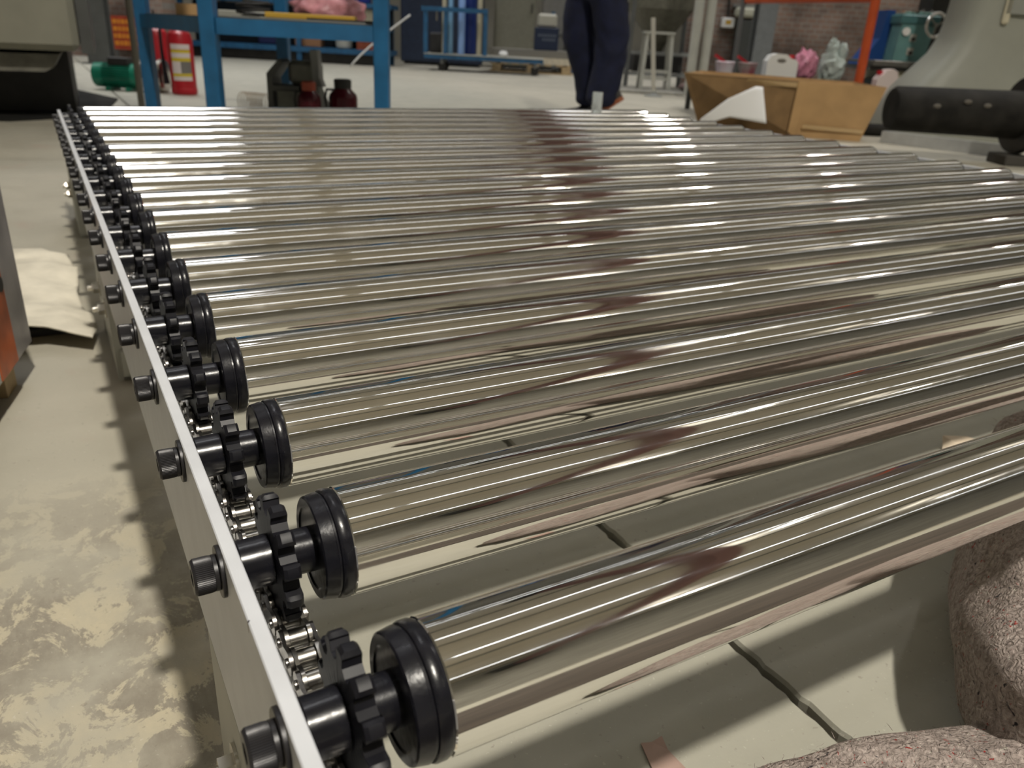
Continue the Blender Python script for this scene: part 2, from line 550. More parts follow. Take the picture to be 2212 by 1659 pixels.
# ------------------------------------------------------------------ the hall
TX0, TX1, SY0, SY1, HZ = -10.0, 34.0, -11.5, 17.5, 9.6
def hall_box(name, t0, t1, s0, s1, z0, z1, mat, turned=False):
    o = MB().box(t0, t1, s0, s1, z0, z1).build(name, mat)
    if turned:
        place(o, 0, 0)
    return tag(o, kind='structure')

floor = MB().box(-22, 38, -22, 28, -0.30, -0.012).build('floor', M_('subfloor', (0.045, 0.038, 0.03), 0.9, var=0.3))
tag(floor, kind='structure')
edges = [-22, -16.7, -12.41, -8.12, -3.83, 0.462, 4.75, 9.04, 13.33, 17.62, 21.91, 26.2, 38]
for a, b_ in zip(edges[:-1], edges[1:]):
    s_ = MB()
    # a saw-cut, slightly ragged joint between neighbouring slabs
    n = 60
    ys = np.concatenate([np.linspace(-22, -0.6, 60), np.linspace(-0.59, 2.5, 360), np.linspace(2.6, 28, 80)])
    lx = [a + 0.0048 + 0.0004 * math.sin(y * 23 + a) + 0.0010 * math.sin(y * 171) + 0.0007 * math.sin(y * 433) for y in ys]
    rx = [b_ - 0.0048 - 0.0004 * math.sin(y * 19 + b_) - 0.0010 * math.sin(y * 157) - 0.0007 * math.sin(y * 391) for y in ys]
    vs_ = []
    for y, l_, r_ in zip(ys, lx, rx):
        vs_ += [(l_ + 0.002, y, 0), (r_ - 0.002, y, 0), (r_, y, -0.004), (r_, y, -0.02), (l_, y, -0.02), (l_, y, -0.004)]
    fs = []
    for i in range(len(ys) - 1):
        for k in range(6):
            fs.append((i * 6 + k, i * 6 + (k + 1) % 6, (i + 1) * 6 + (k + 1) % 6, (i + 1) * 6 + k))
    fs += [(0, 1, 2, 3, 4, 5), tuple((len(ys) - 1) * 6 + k for k in range(6))]
    s_.add(vs_, fs).build('floor_slab', FLOOR, floor)

hall_box('wall_back', TX0 - 0.3, TX1 + 0.3, SY1, SY1 + 0.3, -0.2, HZ, WALL)
hall_box('wall_front', TX0 - 0.3, TX1 + 0.3, SY0 - 0.3, SY0, -0.2, HZ, WALL)
hall_box('wall_left', TX0 - 0.3, TX0, SY0, SY1, -0.2, HZ, WALL)
hall_box('wall_right', TX1, TX1 + 0.3, SY0, SY1, -0.2, HZ, WALL)
ceil = hall_box('ceiling', TX0 - 0.3, TX1 + 0.3, SY0 - 0.3, SY1 + 0.3, HZ, HZ + 0.2, CEIL)
for i, s0 in enumerate(np.arange(-10.5, 17, 6.0)):
    MB().box(TX0, TX1, s0, s0 + 0.22, HZ - 0.42, HZ - 0.001).build('roof_beam', GREYL, ceil)
# partition of old brick on the right, and the brick pier on the left
bw = hall_box('wall_brick', 2.1, 9.5, 11.6, 12.0, -0.1, 5.0, BRICK, True)
bp_ = hall_box('wall_pier', -7.5, -4.75, 11.2, 11.6, -0.1, 5.0, BRICK, True)

# overhead crane girder on the hall's length
cr_ = wthing('overhead_crane', 'dark red overhead crane girder spanning the hall below the roof beams', 'crane', (5.75, 0, 7.35))
MB().box(-0.15, 0.15, -11, 9.0, -0.30, 0.25).build('girder', CRANE, cr_)
MB().box(-0.20, 0.20, -11, 9.0, 0.25, 0.28).build('rail_flange', CRANE, cr_)
MB().box(-0.20, 0.20, -11, 9.0, -0.33, -0.30).build('lower_flange', CRANE, cr_)
for yy in (-11.0, 9.0):
    MB().box(-0.5, 0.5, yy - 0.2, yy + 0.2, -0.62, 0.7).build('end_carriage', GREYD, cr_)

# rows of white linear lamps along the roof
TUBE = M_('linear_lamp_white', (0.93, 0.96, 1.0), 0.4, emit=5.0)
for yy, nm in ((-8.6, 'nearest the front wall'), (-2.2, 'over the conveyor start'), (3.6, 'just beyond the conveyor'),
               (12.3, 'over the workbench'), (14.8, 'nearest the back wall')):
    tl = wthing('linear_lamp_row', 'long row of white linear lamps under the roof, ' + nm, 'lamp', (0, yy, 8.75), 0, 'linear lamp rows under the roof')
    MB().box(-9.0, 33.0, -0.05, 0.05, 0.03, 0.08).build('trunking', GREY, tl)
    tme = MB().box(-1.38, 1.38, -0.075, 0.075, 0.0, 0.03, bv=0.008).mesh('lamp_strip')
    tme.materials.append(TUBE)
    for i in range(14):
        link('lamp_strip', tme, tl, (-7.5 + 3.0 * i, 0, 0))
    MB().box(-0.02, 0.02, -0.02, 0.02, 0.08, HZ - 8.75 - 0.002).build('hanger', GREY, tl)

# wide panel lamps
for x, y, hl, hw, em, spr, nm in PANELS:
    pl_ = wthing('panel_lamp', 'wide louvred panel lamp hanging ' + nm, 'lamp', (x, y, 8.55), 0, 'panel lamps under the roof')
    ld = bpy.data.lights.new('panel_light', 'AREA')
    ld.shape = 'RECTANGLE'; ld.size = 2 * hl; ld.size_y = 2 * hw; ld.energy = em; ld.color = (0.98, 0.98, 1.0); ld.spread = math.radians(spr)
    lo = bpy.data.objects.new('panel_light', ld); COL.objects.link(lo); lo.parent = pl_; lo.location = (0, 0, -0.002)
    MB().box(-hl, hl, -hw, hw, 0.0, 0.03, bv=0.006).build('diffuser', bpy.data.materials.get('louvre_white') or M_('louvre_white', (0.75, 0.76, 0.78), 0.4), pl_)
    MB().box(-hl - 0.03, hl + 0.03, -hw - 0.03, hw + 0.03, 0.031, 0.09).build('lamp_tray', GREY, pl_)
    for xx in (-1.0, 1.0):
        MB().box(xx - 0.01, xx + 0.01, -0.01, 0.01, 0.09, HZ - 8.55 - 0.003).build('hanger', GREY, pl_)

# high bay lamps with their own light
lamp_me = MB().lathe([(0.0, 0.235), (0.01, 0.25), (0.10, 0.24), (0.30, 0.12), (0.42, 0.09), (0.55, 0.09), (0.56, 0.02)], 28, 'z', cap=False).mesh('shade', True, 30)
lamp_me.materials.append(LAMPM)
stem_me = MB().tube([(0, 0, 0.54), (0, 0, HZ - LAMP_Z - 0.003)], 0.015, 8).mesh('stem')
stem_me.materials.append(LAMPM)
names_l = ['above the near end of the roller conveyor', 'beside the red crane girder, right of the conveyor', 'over the floor behind the felt blanket',
           'over the far right of the hall floor', 'near the right wall behind the lathe', 'far off near the right wall, added to brighten it']
for (x, y, pw, colr, dia, spr), nm in zip(LAMPS, names_l):
    L = wthing('high_bay_lamp', 'round dark high bay lamp hanging ' + nm, 'lamp', (x, y, LAMP_Z), 0, 'high bay lamps under the roof')
    link('lamp_shade', lamp_me, L)
    link('stem', stem_me, L)
    ld = bpy.data.lights.new('lamp_light', 'AREA')
    ld.shape = 'DISK'; ld.size = dia; ld.energy = pw; ld.color = colr; ld.spread = math.radians(spr)
    lo = bpy.data.objects.new('lamp_light', ld); COL.objects.link(lo)
    lo.parent = L; lo.location = (0, 0, 0.03)
    lu = bpy.data.lights.new('ceiling_fill', 'AREA')  # added fill, brightens the ceiling above the lamp
    lu.shape = 'DISK'; lu.size = 0.5; lu.energy = UPLIGHT; lu.color = (1.0, 0.97, 0.92)
    uo = bpy.data.objects.new('ceiling_fill', lu); COL.objects.link(uo)
    uo.parent = L; uo.location = (0, 0, 0.60); uo.rotation_euler = (math.pi, 0, 0)

# ------------------------------------------------------------------ the roller conveyor
R0 = 0.030
XL, XR = 0.0612, 1.928
N_ROLL = 19
conv = wthing('roller_conveyor', 'long chain-driven roller conveyor with chrome rollers and pale grey side rails', 'conveyor', (0, 0, 0))

# --- shared roller meshes, axis along x at the origin
tube_me = MB().lathe([(XL, R0 - 0.003), (XL, R0 - 0.0005), (XL + 0.0006, R0), (XL + 0.0012, R0), (XR - 0.0012, R0), (XR - 0.0006, R0), (XR, R0 - 0.0005), (XR, R0 - 0.003)], 128, 'x', cap=False).mesh('tube', True, 20)
tube_me.materials.append(CHROME)
capl_prof = [(0.0462, 0.0125), (0.0462, 0.0215), (0.0455, 0.0225), (0.0455, 0.0270), (0.0462, 0.0280), (0.0526, 0.0292), (0.0530, 0.0284), (0.0540, 0.0284),
             (0.0545, 0.0294), (0.0560, 0.0301), (0.0596, 0.0301), (0.0606, 0.0296), (0.0625, 0.0290)]
capl_me = MB().lathe(capl_prof, 72, 'x').mesh('end_cap', True, 30)
capl_me.materials.append(BLACK)
capr_me = MB().lathe([(XR - 0.001, 0.029), (XR + 0.001, 0.0297), (XR + 0.004, 0.0297), (XR + 0.006, 0.028), (XR + 0.006, 0.012)], 48, 'x').mesh('end_cap', True, 30)
capr_me.materials.append(OXIDE)
hub_me = MB().lathe([(0.0078, 0.0115), (0.0085, 0.0132), (0.0236, 0.0136), (0.0246, 0.0126), (0.0256, 0.0126)], 48, 'x').mesh('hub', True, 30)
hub_me.materials.append(BLACKM)
sleeve_me = MB().lathe([(0.0300, 0.0122), (0.0470, 0.0122)], 48, 'x').mesh('sleeve', True, 30)
sleeve_me.materials.append(BLACKM)
axle_me = MB().lathe([(XR + 0.004, 0.0085), (XR + 0.046, 0.0085)], 24, 'x').mesh('axle', True, 30)
axle_me.materials.append(STEEL)

# sprocket: 12 teeth for a 5/8 inch chain
CP = 0.015875
NT = 12
RP = CP / (2 * math.sin(math.pi / NT))
def sprocket_mesh():
    ri, ro = RP - 0.0053, RP + 0.0036
    def outline(sc):
        pts = []
        for k in range(NT):
            a0 = 2 * math.pi * k / NT
            # seat around the chain roller centre, then the tooth flank and tip
            for da in (-0.5, -0.25, 0, 0.25, 0.5):
                th = da * math.pi * 1.0
                cx, cyy = RP, 0.0
                px = cx - 0.0053 * math.cos(th); py = 0.0053 * math.sin(th)
                pts.append((px * math.cos(a0) - py * math.sin(a0), px * math.sin(a0) + py * math.cos(a0)))
            for fr, rr in ((0.27, RP + 0.0015), (0.355, ro), (0.5, ro + 0.0003), (0.645, ro), (0.73, RP + 0.0015)):
                a = a0 + fr * 2 * math.pi / NT
                r_ = rr if rr <= RP + 0.002 else rr * sc
                pts.append((r_ * math.cos(a), r_ * math.sin(a)))
        return pts
    mb = MB()
    xs = [(0.0240, 0.955), (0.0256, 1.0), (0.0308, 1.0), (0.0324, 0.955)]
    n = None
    vs_ = []
    for x, sc in xs:
        o = outline(sc)
        n = len(o)
        vs_ += [(x, p[0], p[1]) for p in o]
    fs = []
    for k in range(len(xs) - 1):
        for i in range(n):
            j = (i + 1) % n
            fs.append((k * n + i, k * n + j, (k + 1) * n + j, (k + 1) * n + i))
    # faces: ring down to the hub
    inner = []
    for x in (0.0240, 0.0324):
        base = len(vs_)
        vs_ += [(x, 0.012 * math.cos(2 * math.pi * i / n - 0.26), 0.012 * math.sin(2 * math.pi * i / n - 0.26)) for i in range(n)]
        inner.append(base)
    for base, off in ((inner[0], 0), (inner[1], (len(xs) - 1) * n)):
        for i in range(n):
            j = (i + 1) % n
            fs.append((base + i, base + j, off + j, off + i))
    mb.add(vs_, fs)
    me = mb.mesh('sprocket', True, 28)
    me.materials.append(M_('sprocket_black', (0.008, 0.008, 0.011), 0.42, var=0.3, vscale=60, spec=0.3))
    return me
spr_me = sprocket_mesh()

# chain phase: rollers sit in the seats below each axis (seat pointing straight down at y = k * pitch)
for k in range(N_ROLL):
    rl = bpy.data.objects.new('roller', None); rl.empty_display_size = 0.02
    COL.objects.link(rl); rl.parent = conv
    rl.location = (0, k * PITCH + (0.007 if k == 0 else 0.0), ZA)
    # chain pitches per roller spacing are not whole, so each sprocket is turned to mesh
    frac = ((k * PITCH + (0.007 if k == 0 else 0.0)) / CP) % 1.0
    rl.rotation_euler = (-math.pi / 2 + frac * 2 * math.pi / NT, 0, 0)
    link('tube', tube_me, rl); link('end_cap', capl_me, rl); link('end_cap', capr_me, rl)
    link('hub', hub_me, rl); link('sleeve', sleeve_me, rl); link('sprocket', spr_me, rl); link('axle', axle_me, rl)

# --- side rails with bolts
Y0, Y1 = -0.075, 2.312
PT = 0.0072
def rail(x0, x1, name):
    o = MB().box(x0, x1, Y0, Y1, ZA - 0.120, ZA + 0.0155, bv=0.0006).build(name, RAIL, conv)
    return o
rl_l = rail(0.0, PT, 'side_rail')
XRR = XR + 0.046
rl_r = rail(XRR, XRR + PT, 'side_rail')
# socket-head cap screw, head towards -x, seated at x = 0
def screw_mesh():
    mb = MB()
    n = 120
    vs_, fs = [], []
    prof = [(-0.0022, 0.0078), (-0.0046, 0.0078), (-0.0046, 0.0090), (-0.0065, 0.0093), (-0.0132, 0.0093), (-0.0146, 0.0084), (-0.0146, 0.0052)]
    for a, r in prof:
        for i in range(n):
            t = 2 * math.pi * i / n
            rr = r + (0.00022 if (i % 2 == 0) else -0.00018) * (1 if 0.0089 < r < 0.0095 else 0)
            vs_.append((a, rr * math.cos(t), rr * math.sin(t)))
    # hexagon socket
    for a in (-0.0146, -0.0088):
        for i in range(n):
            t = 2 * math.pi * i / n
            hx = 0.0043 / math.cos(((t + math.pi / 6) % (math.pi / 3)) - math.pi / 6)
            vs_.append((a, hx * math.cos(t), hx * math.sin(t)))
    for k in range(len(prof) + 1):
        for i in range(n):
            j = (i + 1) % n
            fs.append((k * n + i, k * n + j, (k + 1) * n + j, (k + 1) * n + i))
    fs.append(tuple((len(prof) + 1) * n + i for i in range(n)))
    mb.add(vs_, fs)
    me = mb.mesh('cap_screw', True, 25)
    me.materials.append(OXIDE)
    return me
screw_me = screw_mesh()
wash_me = MB().lathe([(0.0, 0.0136), (-0.0018, 0.0136), (-0.0022, 0.0132), (-0.0022, 0.006)], 40, 'x').mesh('washer', True, 30)
wash_me.materials.append(OXIDE)
lock_me = MB().lathe([(-0.0021, 0.0085), (-0.0026, 0.0094), (-0.0044, 0.0094), (-0.0047, 0.0088)], 36, 'x').mesh('lock_washer', True, 30)
lock_me.materials.append(OXIDE)
for k in range(N_ROLL):
    for me, nm in ((wash_me, 'washer'), (lock_me, 'lock_washer'), (screw_me, 'cap_screw')):
        o = link(nm, me, rl_l, (0, k * PITCH + (0.006 if k == 0 else 0.0), ZA))
        o.rotation_euler = (random.uniform(0, 6.28), 0, 0)
    nt_ = link('cap_screw', screw_me, rl_r, (XRR + PT, k * PITCH, ZA)); nt_.rotation_euler = (0, 0, math.pi)

# --- chain guide under the chain
MB().box(PT - 0.001, 0.0390, Y0 + 0.02, Y1 - 0.01, ZA - 0.0490, ZA - 0.0450).build('chain_guide', WHITEP, conv)

# --- chain: inner and outer links
chain = bpy.data.objects.new('drive_chain', None); chain.empty_display_size = 0.02
COL.objects.link(chain); chain.parent = conv; chain.location = (0.0282, 0, ZA - RP)
def plate(mb, x0, x1, h, waist, n=9):
    pts = []
    for c, sgn in ((0.0, -1), (CP, 1)):
        for i in range(n):
            a = math.pi / 2 + math.pi * i / (n - 1)
            if sgn > 0: a += math.pi
            pts.append((c + h * math.cos(a), h * math.sin(a)))
        if sgn < 0:
            pts.append((CP / 2, -waist))
        else:
            pts.append((CP / 2, waist))
    mb.prism(pts, x0, x1, 'x')
inner = MB()
for sg in (-1, 1):
    xa = sg * 0.0048; xb = sg * 0.0068
    plate(inner, min(xa, xb), max(xa, xb), 0.0072, 0.0044)
for c in (0, CP):
    inner.lathe([(-0.0047, 0.0047), (-0.0043, 0.00508), (0.0043, 0.00508), (0.0047, 0.0047)], 20, 'x', (0, c, 0))
inner_me = inner.mesh('inner_link', True, 35); inner_me.materials.append(STEEL)
outer = MB()
for sg in (-1, 1):
    xa = sg * 0.0070; xb = sg * 0.0089
    plate(outer, min(xa, xb), max(xa, xb), 0.0064, 0.0040)
for c in (0, CP):
    outer.lathe([(-0.0104, 0.0019), (-0.0100, 0.0025), (0.0100, 0.0025), (0.0104, 0.0019)], 14, 'x', (0, c, 0))
outer_me = outer.mesh('outer_link', True, 35); outer_me.materials.append(STEELD)
i0 = int(math.floor(Y0 / CP)) + 2
i1 = int(math.floor(Y1 / CP)) - 1
for i in range(i0, i1):
    if i % 2 == 0: link('inner_link', inner_me, chain, (0, i * CP, 0))
    else: link('outer_link', outer_me, chain, (0, i * CP, 0))

# --- legs: bracket plate bolted below the rail, standing on the floor
hexb = MB()
hexb.lathe([(0.0, 0.0155), (-0.0022, 0.0155)], 32, 'x')
hexb.prism([(0.0098 * math.cos(math.pi / 3 * i), 0.0098 * math.sin(math.pi / 3 * i)) for i in range(6)], -0.0115, -0.0022, 'x')
hexb.lathe([(-0.0115, 0.0055), (-0.0190, 0.0050)], 16, 'x')
hex_me = hexb.mesh('hex_bolt', True, 30); hex_me.materials.append(ZINC)
leg_me = MB()
leg_me.box(0.0, PT, -0.03, 0.23, 0.0, ZA - 0.1205)
leg_me.box(PT, 0.052, -0.03, -0.023, 0.0, ZA - 0.135)
leg_me.box(PT, 0.052, -0.03, 0.23, 0.0, 0.007)
leg_m = leg_me.mesh('leg'); leg_m.materials.append(GREYL)
for yl in (0.00, 1.085, 2.07):
    lg = link('leg', leg_m, conv, (0, yl, 0))
    for dy in (0.035, 0.155):
        link('hex_bolt', hex_me, lg, (0, dy, ZA - 0.170))
    lg2 = link('leg', leg_m, conv, (XRR + PT, yl, 0)); lg2.scale = (-1, 1, 1)
for yl in (1.06, 2.25):
    MB().box(PT, XRR, yl - 0.02, yl + 0.02, 0.012, 0.052).build('cross_tie', GREYL, conv)

# ------------------------------------------------------------------ near things
# clear plastic tube end standing on the far rollers
cl = MB().lathe([(0.0, 0.018), (0.075, 0.018), (0.075, 0.0155), (0.003, 0.0155)], 24, 'z', cap=True)
clo = cl.build('plastic_tube', CLEAR, None, True)
clo.location = (1.668, 2.188, ZA + R0 - 0.012)
tag(clo, 'short clear plastic tube standing on the far chrome rollers', 'tube')

# grey felt moving blanket folded on the floor below the first roller
def mat_felt():
    mt = bpy.data.materials.new('recycled_felt'); mt.use_nodes = True
    nt = mt.node_tree; b = nt.nodes['Principled BSDF']; b.inputs['Roughness'].default_value = 0.95
    b.inputs['Specular IOR Level'].default_value = 0.1
    g = nt.nodes.new('ShaderNodeNewGeometry')
    def nz(sc, det, st, dist=0.0):
        mp = nt.nodes.new('ShaderNodeMapping'); mp.inputs['Scale'].default_value = st
        n = nt.nodes.new('ShaderNodeTexNoise'); n.inputs['Scale'].default_value = sc; n.inputs['Detail'].default_value = det
        n.inputs['Distortion'].default_value = dist
        nt.links.new(g.outputs['Position'], mp.inputs[0]); nt.links.new(mp.outputs[0], n.inputs['Vector']); return n.outputs['Fac']
    def rp(src, p0, p1, c0, c1):
        r = nt.nodes.new('ShaderNodeValToRGB'); r.color_ramp.elements[0].position = p0; r.color_ramp.elements[1].position = p1
        r.color_ramp.elements[0].color = c0; r.color_ramp.elements[1].color = c1; nt.links.new(src, r.inputs[0]); return r.outputs[0]
    def mx(f, a, c):
        x = nt.nodes.new('ShaderNodeMix'); x.data_type = 'RGBA'; nt.links.new(f, x.inputs[0])
        for sck, val in ((x.inputs[6], a), (x.inputs[7], c)):
            if isinstance(val, tuple): sck.default_value = val
            else: nt.links.new(val, sck)
        return x.outputs[2]
    c = rp(nz(120, 6, (1, 1.4, 1.2), 1.5), 0.3, 0.72, (0.19, 0.155, 0.138, 1), (0.50, 0.425, 0.385, 1))
    c = mx(rp(nz(75, 3, (1, 1, 1), 3), 0.66, 0.70, (0, 0, 0, 1), (1, 1, 1, 1)), c, (0.30, 0.035, 0.03, 1))
    c = mx(rp(nz(160, 2, (0.6, 1.5, 1), 2), 0.68, 0.72, (0, 0, 0, 1), (1, 1, 1, 1)), c, (0.50, 0.47, 0.40, 1))
    c = mx(rp(nz(95, 2, (1.2, 0.7, 1), 2), 0.28, 0.33, (1, 1, 1, 1), (0, 0, 0, 1)), c, (0.05, 0.045, 0.05, 1))
    nt.links.new(c, b.inputs['Base Color'])
    bp = nt.nodes.new('ShaderNodeBump'); bp.inputs['Strength'].default_value = 0.9; bp.inputs['Distance'].default_value = 0.006
    nt.links.new(nz(170, 6, (1, 1, 1), 1.5), bp.inputs['Height']); nt.links.new(bp.outputs[0], b.inputs['Normal'])
    return mt
FELT = mat_felt()
felt = wthing('felt_blanket', 'thick grey-brown recycled felt blanket folded on the floor under the nearest roller', 'blanket', (0, 0, 0))
fb = MB()
fb.ellip((0.80, 0.045, 0.075), (0.33, 0.115, 0.095), 80, 32, 0.75, 0.05, 3, zmin=0.002, rot=0.50)
fb.ellip((0.515, -0.115, 0.032), (0.27, 0.095, 0.046), 90, 24, 0.75, 0.05, 5, zmin=0.002, rot=-0.38)
fbo = fb.build('felt_folds', FELT, felt, True, None)
# loose fibres on the felt
fib = MB()
vv = fbo.data.vertices
cand = [v for v in vv if v.co.z > 0.012 and v.co.x < 1.1]
for i in range(5200):
    v = random.choice(cand)
    p = v.co + Vector((random.uniform(-.02, .02), random.uniform(-.012, .012), 0))
    # keep the fibre on the surface: pull toward the vertex plane
    p = p - v.normal * (p - v.co).dot(v.normal)
    d = Vector((random.gauss(0, 1), random.gauss(0, 1), random.gauss(0, 1)))
    d = (d - v.normal * d.dot(v.normal) * 0.75).normalized()
    L_ = random.uniform(0.003, 0.009)
    sd = d.cross(v.normal)
    if sd.length < 1e-4: continue
    sd = sd.normalized() * 0.00018
    q = p + v.normal * 0.0006
    e_ = q + d * L_ + v.normal * random.uniform(-0.0005, 0.0012)
    mid = (q + e_) / 2 + v.normal * 0.0008
    fib.add([q - sd, q + sd, mid + sd, mid - sd, e_], [(0, 1, 2, 3), (3, 2, 4)])
ff = fib.build('felt_fibres', M_('felt_fibre', (0.36, 0.32, 0.28), 0.9, col2=(0.14, 0.10, 0.10), vscale=300), felt)
ff['kind'] = 'stuff'

# scraps on the floor
def scrap(name, pts, mat, label):
    mb = MB()
    n = len(pts)
    top = [(p[0], p[1], 0.0025 + p[2]) for p in pts]; bot = [(p[0], p[1], 0.0012 + p[2]) for p in pts]
    mb.add(top + bot, [tuple(range(n)), tuple(range(2 * n - 1, n - 1, -1))] + [(i, i + n, (i + 1) % n + n, (i + 1) % n) for i in range(n)])
    return tag(mb.build(name, mat), label, 'scrap')
scrap('tape_scrap', [(0.304, 0.121, 0.0), (0.312, 0.117, 0.001), (0.322, 0.117, 0.003), (0.319, 0.105, 0.001), (0.321, 0.084, 0.0), (0.316, 0.062, 0.001), (0.290, 0.070, 0.0), (0.297, 0.098, 0.0)],
      M_('tape_scrap_pink', (0.36, 0.25, 0.21), 0.6, var=0.1), 'torn brownish pink tape scrap lying under the nearest roller')
scrap('paper_scrap', [(1.035, 0.345, 0.0), (1.050, 0.358, 0.014), (1.105, 0.352, 0.004), (1.120, 0.315, 0.0), (1.060, 0.310, 0.002)],
      M_('paper_scrap_cream', (0.62, 0.52, 0.40), 0.7), 'small curled cream paper scrap on the floor between the rollers')

# unseen dark mat added before the near end, darkens the roller reflections
wm = MB().box(-0.95, 1.30, -0.75, 0.75, 0.0, 0.010, bv=0.004).build('added_mat', M_('added_mat_brown_black', (0.060, 0.047, 0.037), 0.8, var=0.3, vscale=7, bump=0.3, bscale=60))
wm.location = (0.75, -1.03, 0)
tag(wm, 'unseen dark brown mat added before the near conveyor end to darken reflections', 'mat')

# cream cloth laid over a flat tray beside the rail
cl_ = wthing('folded_cloth', 'creased cream cloth folded over a low board on the floor beside the rail', 'cloth', (0, 0, 0))
def cloth_fn(u, v):
    x = -0.245 + 0.212 * u
    y = 1.245 + 0.60 * v - 0.05 * max(0, u - 0.7) / 0.3 * (1 - v)
    edge = 1 - (1 - min(1, v / 0.10)) ** 2
    z = 0.030 + 0.012 * math.exp(-((u - 0.45) / 0.25) ** 2) * (1 - v) ** 2 + 0.0035 * math.sin(9 * v + 3 * u + 1.3 * math.sin(5 * u)) * (0.4 + u) + 0.0025 * math.sin(25 * v + 5 * u)
    z -= 0.020 * max(0, u - 0.8) / 0.2 * (0.3 + 0.7 * math.sin(14 * v) ** 2)
    x += 0.008 * math.sin(11 * v) * u + 0.01 * u * math.sin(3 * v + 1)
    return (x, y, z)
g_ = MB().grid(cloth_fn, 40, 90)
go = g_.build('cloth_top', CREAM, cl_, True, None)
sm = go.modifiers.new('thick', 'SOLIDIFY'); sm.thickness = 0.004; sm.offset = -1
MB().box(-0.228, -0.035, 1.31, 1.82, 0.001, 0.014).build('board', DARK, cl_)  # dark colour stands in for the shaded gap under the cloth

# orange and grey crate at the left edge, standing on two battens
ob = wthing('striped_crate', 'grey crate with a worn orange stripe standing on battens beside the cream cloth', 'crate', (-0.107, 1.143, 0), -0.232)
MB().box(-0.40, 0.0, -0.55, 0.0, 0.045, 0.75, bv=0.010).build('crate_body', M_('crate_grey', (0.30, 0.285, 0.285), 0.35, 0.2, var=0.3, vscale=11), ob)
MB().box(-0.001, 0.0022, -0.172, -0.092, 0.056, 0.742, bv=0.0008).build('orange_stripe', M_('worn_orange', (0.36, 0.085, 0.025), 0.4, var=0.4, vscale=18), ob)
MB().box(-0.001, 0.0018, -0.54, -0.176, 0.056, 0.742, bv=0.0008).build('pale_panel', GREYL, ob)
MB().lathe([(-0.002, 0.011), (0.0035, 0.011)], 20, 'x', (0, -0.105, 0.175)).build('screw_hole', DARK, ob)
for yy in (-0.50, -0.10):
    MB().box(-0.39, -0.02, yy, yy + 0.05, 0.0, 0.045).build('batten', WOOD, ob)

# ------------------------------------------------------------------ left background
# machine tool with overhanging cabinet
mt_ = thing('machine_tool', 'tall beige machine tool with a dark base standing beyond the rail end', 'machine', -2.19, 4.28, rz=0.46)
MB().box(-0.44, -0.06, 0.0, 1.0, 0.345, 1.9, bv=0.03).build('front_cabinet', BEIGE, mt_)
MB().box(-2.0, -0.445, 0.05, 1.0, 0.345, 1.9, bv=0.02).build('side_cabinet', M_('brown_grey_paint', (0.10, 0.095, 0.075), 0.6, var=0.15), mt_)
MB().box(-0.055, 0.0, 0.05, 1.0, 0.335, 1.9).build('side_panel', GREYD, mt_)
MB().prism([(-2.0, 0.24), (-0.24, 0.24), (-0.20, 0.26), (-0.16, 0.325), (-2.0, 0.325)], 0.12, 1.0, 'y').build('chip_tray', M_('tray_paint', (0.15, 0.145, 0.12), 0.6, var=0.2), mt_)
MB().box(-1.9, -0.14, 0.55, 1.2, 0.012, 0.345).build('base', DARK, mt_)
MB().box(-1.8, -0.60, 0.50, 0.55, 0.03, 0.20).build('base_plate', M_('rusty_dark', (0.05, 0.028, 0.02), 0.7, var=0.5, vscale=8), mt_)
mp_ = [(-3.2, 4.05), (-2.62, 4.17), (-2.48, 4.40), (-2.44, 4.80), (-2.75, 5.6), (-3.4, 6.2), (-4.2, 6.0)]  # dark mat laid in the outline of a shadow on the floor
fm = MB().prism(mp_, 0.0, 0.010, 'z').build('shadow_mat', M_('shadow_dark', (0.016, 0.016, 0.015), 0.9, var=0.4, vscale=3, spec=0.15))
place(fm, 0, 0); tag(fm, 'dark mat painted as the floor shadow under the beige machine tool', 'mat')

def column(name, label, t, s, w_, d_, h, mat):
    o = thing(name, label, 'column', t, s)
    MB().box(-w_ / 2, w_ / 2, -d_ / 2, -d_ / 2 + 0.02, 0, h).build('flange', mat, o)
    MB().box(-w_ / 2, w_ / 2, d_ / 2 - 0.02, d_ / 2, 0, h).build('flange', mat, o)
    MB().box(-0.012, 0.012, -d_ / 2 + 0.02, d_ / 2 - 0.02, 0, h).build('web', mat, o)
    MB().box(-w_ / 2 - 0.05, w_ / 2 + 0.05, -d_ / 2 - 0.05, d_ / 2 + 0.05, 0, 0.015).build('foot_plate', mat, o)
    return o
column('steel_column', 'dark grey steel column standing behind the green motor', -4.83, 9.6, 0.25, 0.14, HZ - 0.45, GREYD)

# notice board in red and orange against the brick pier
nb = thing('notice_board', 'red board with orange lettering lines standing against the brick pier', 'sign', -5.235, 11.12, 0.11)
MB().box(-0.18, 0.18, -0.012, 0.012, 0, 0.40).build('board', M_('board_red', (0.28, 0.035, 0.012), 0.6, var=0.2), nb)
for r_ in range(4):
    x = -0.155
    while x < 0.14:
        wd = random.uniform(0.03, 0.06)
        MB().box(x, min(x + wd, 0.165), -0.015, -0.012, 0.05 + r_ * 0.085, 0.105 + r_ * 0.085).build('lettering', M_('board_orange', (0.55, 0.19, 0.015), 0.6) if 'board_orange' not in bpy.data.materials else bpy.data.materials['board_orange'], nb)
        x += wd + 0.012
MB().box(-0.16, -0.13, -0.01, 0.01, -0.11, 0).build('leg', GREYD, nb)
MB().box(0.13, 0.16, -0.01, 0.01, -0.11, 0).build('leg', GREYD, nb)

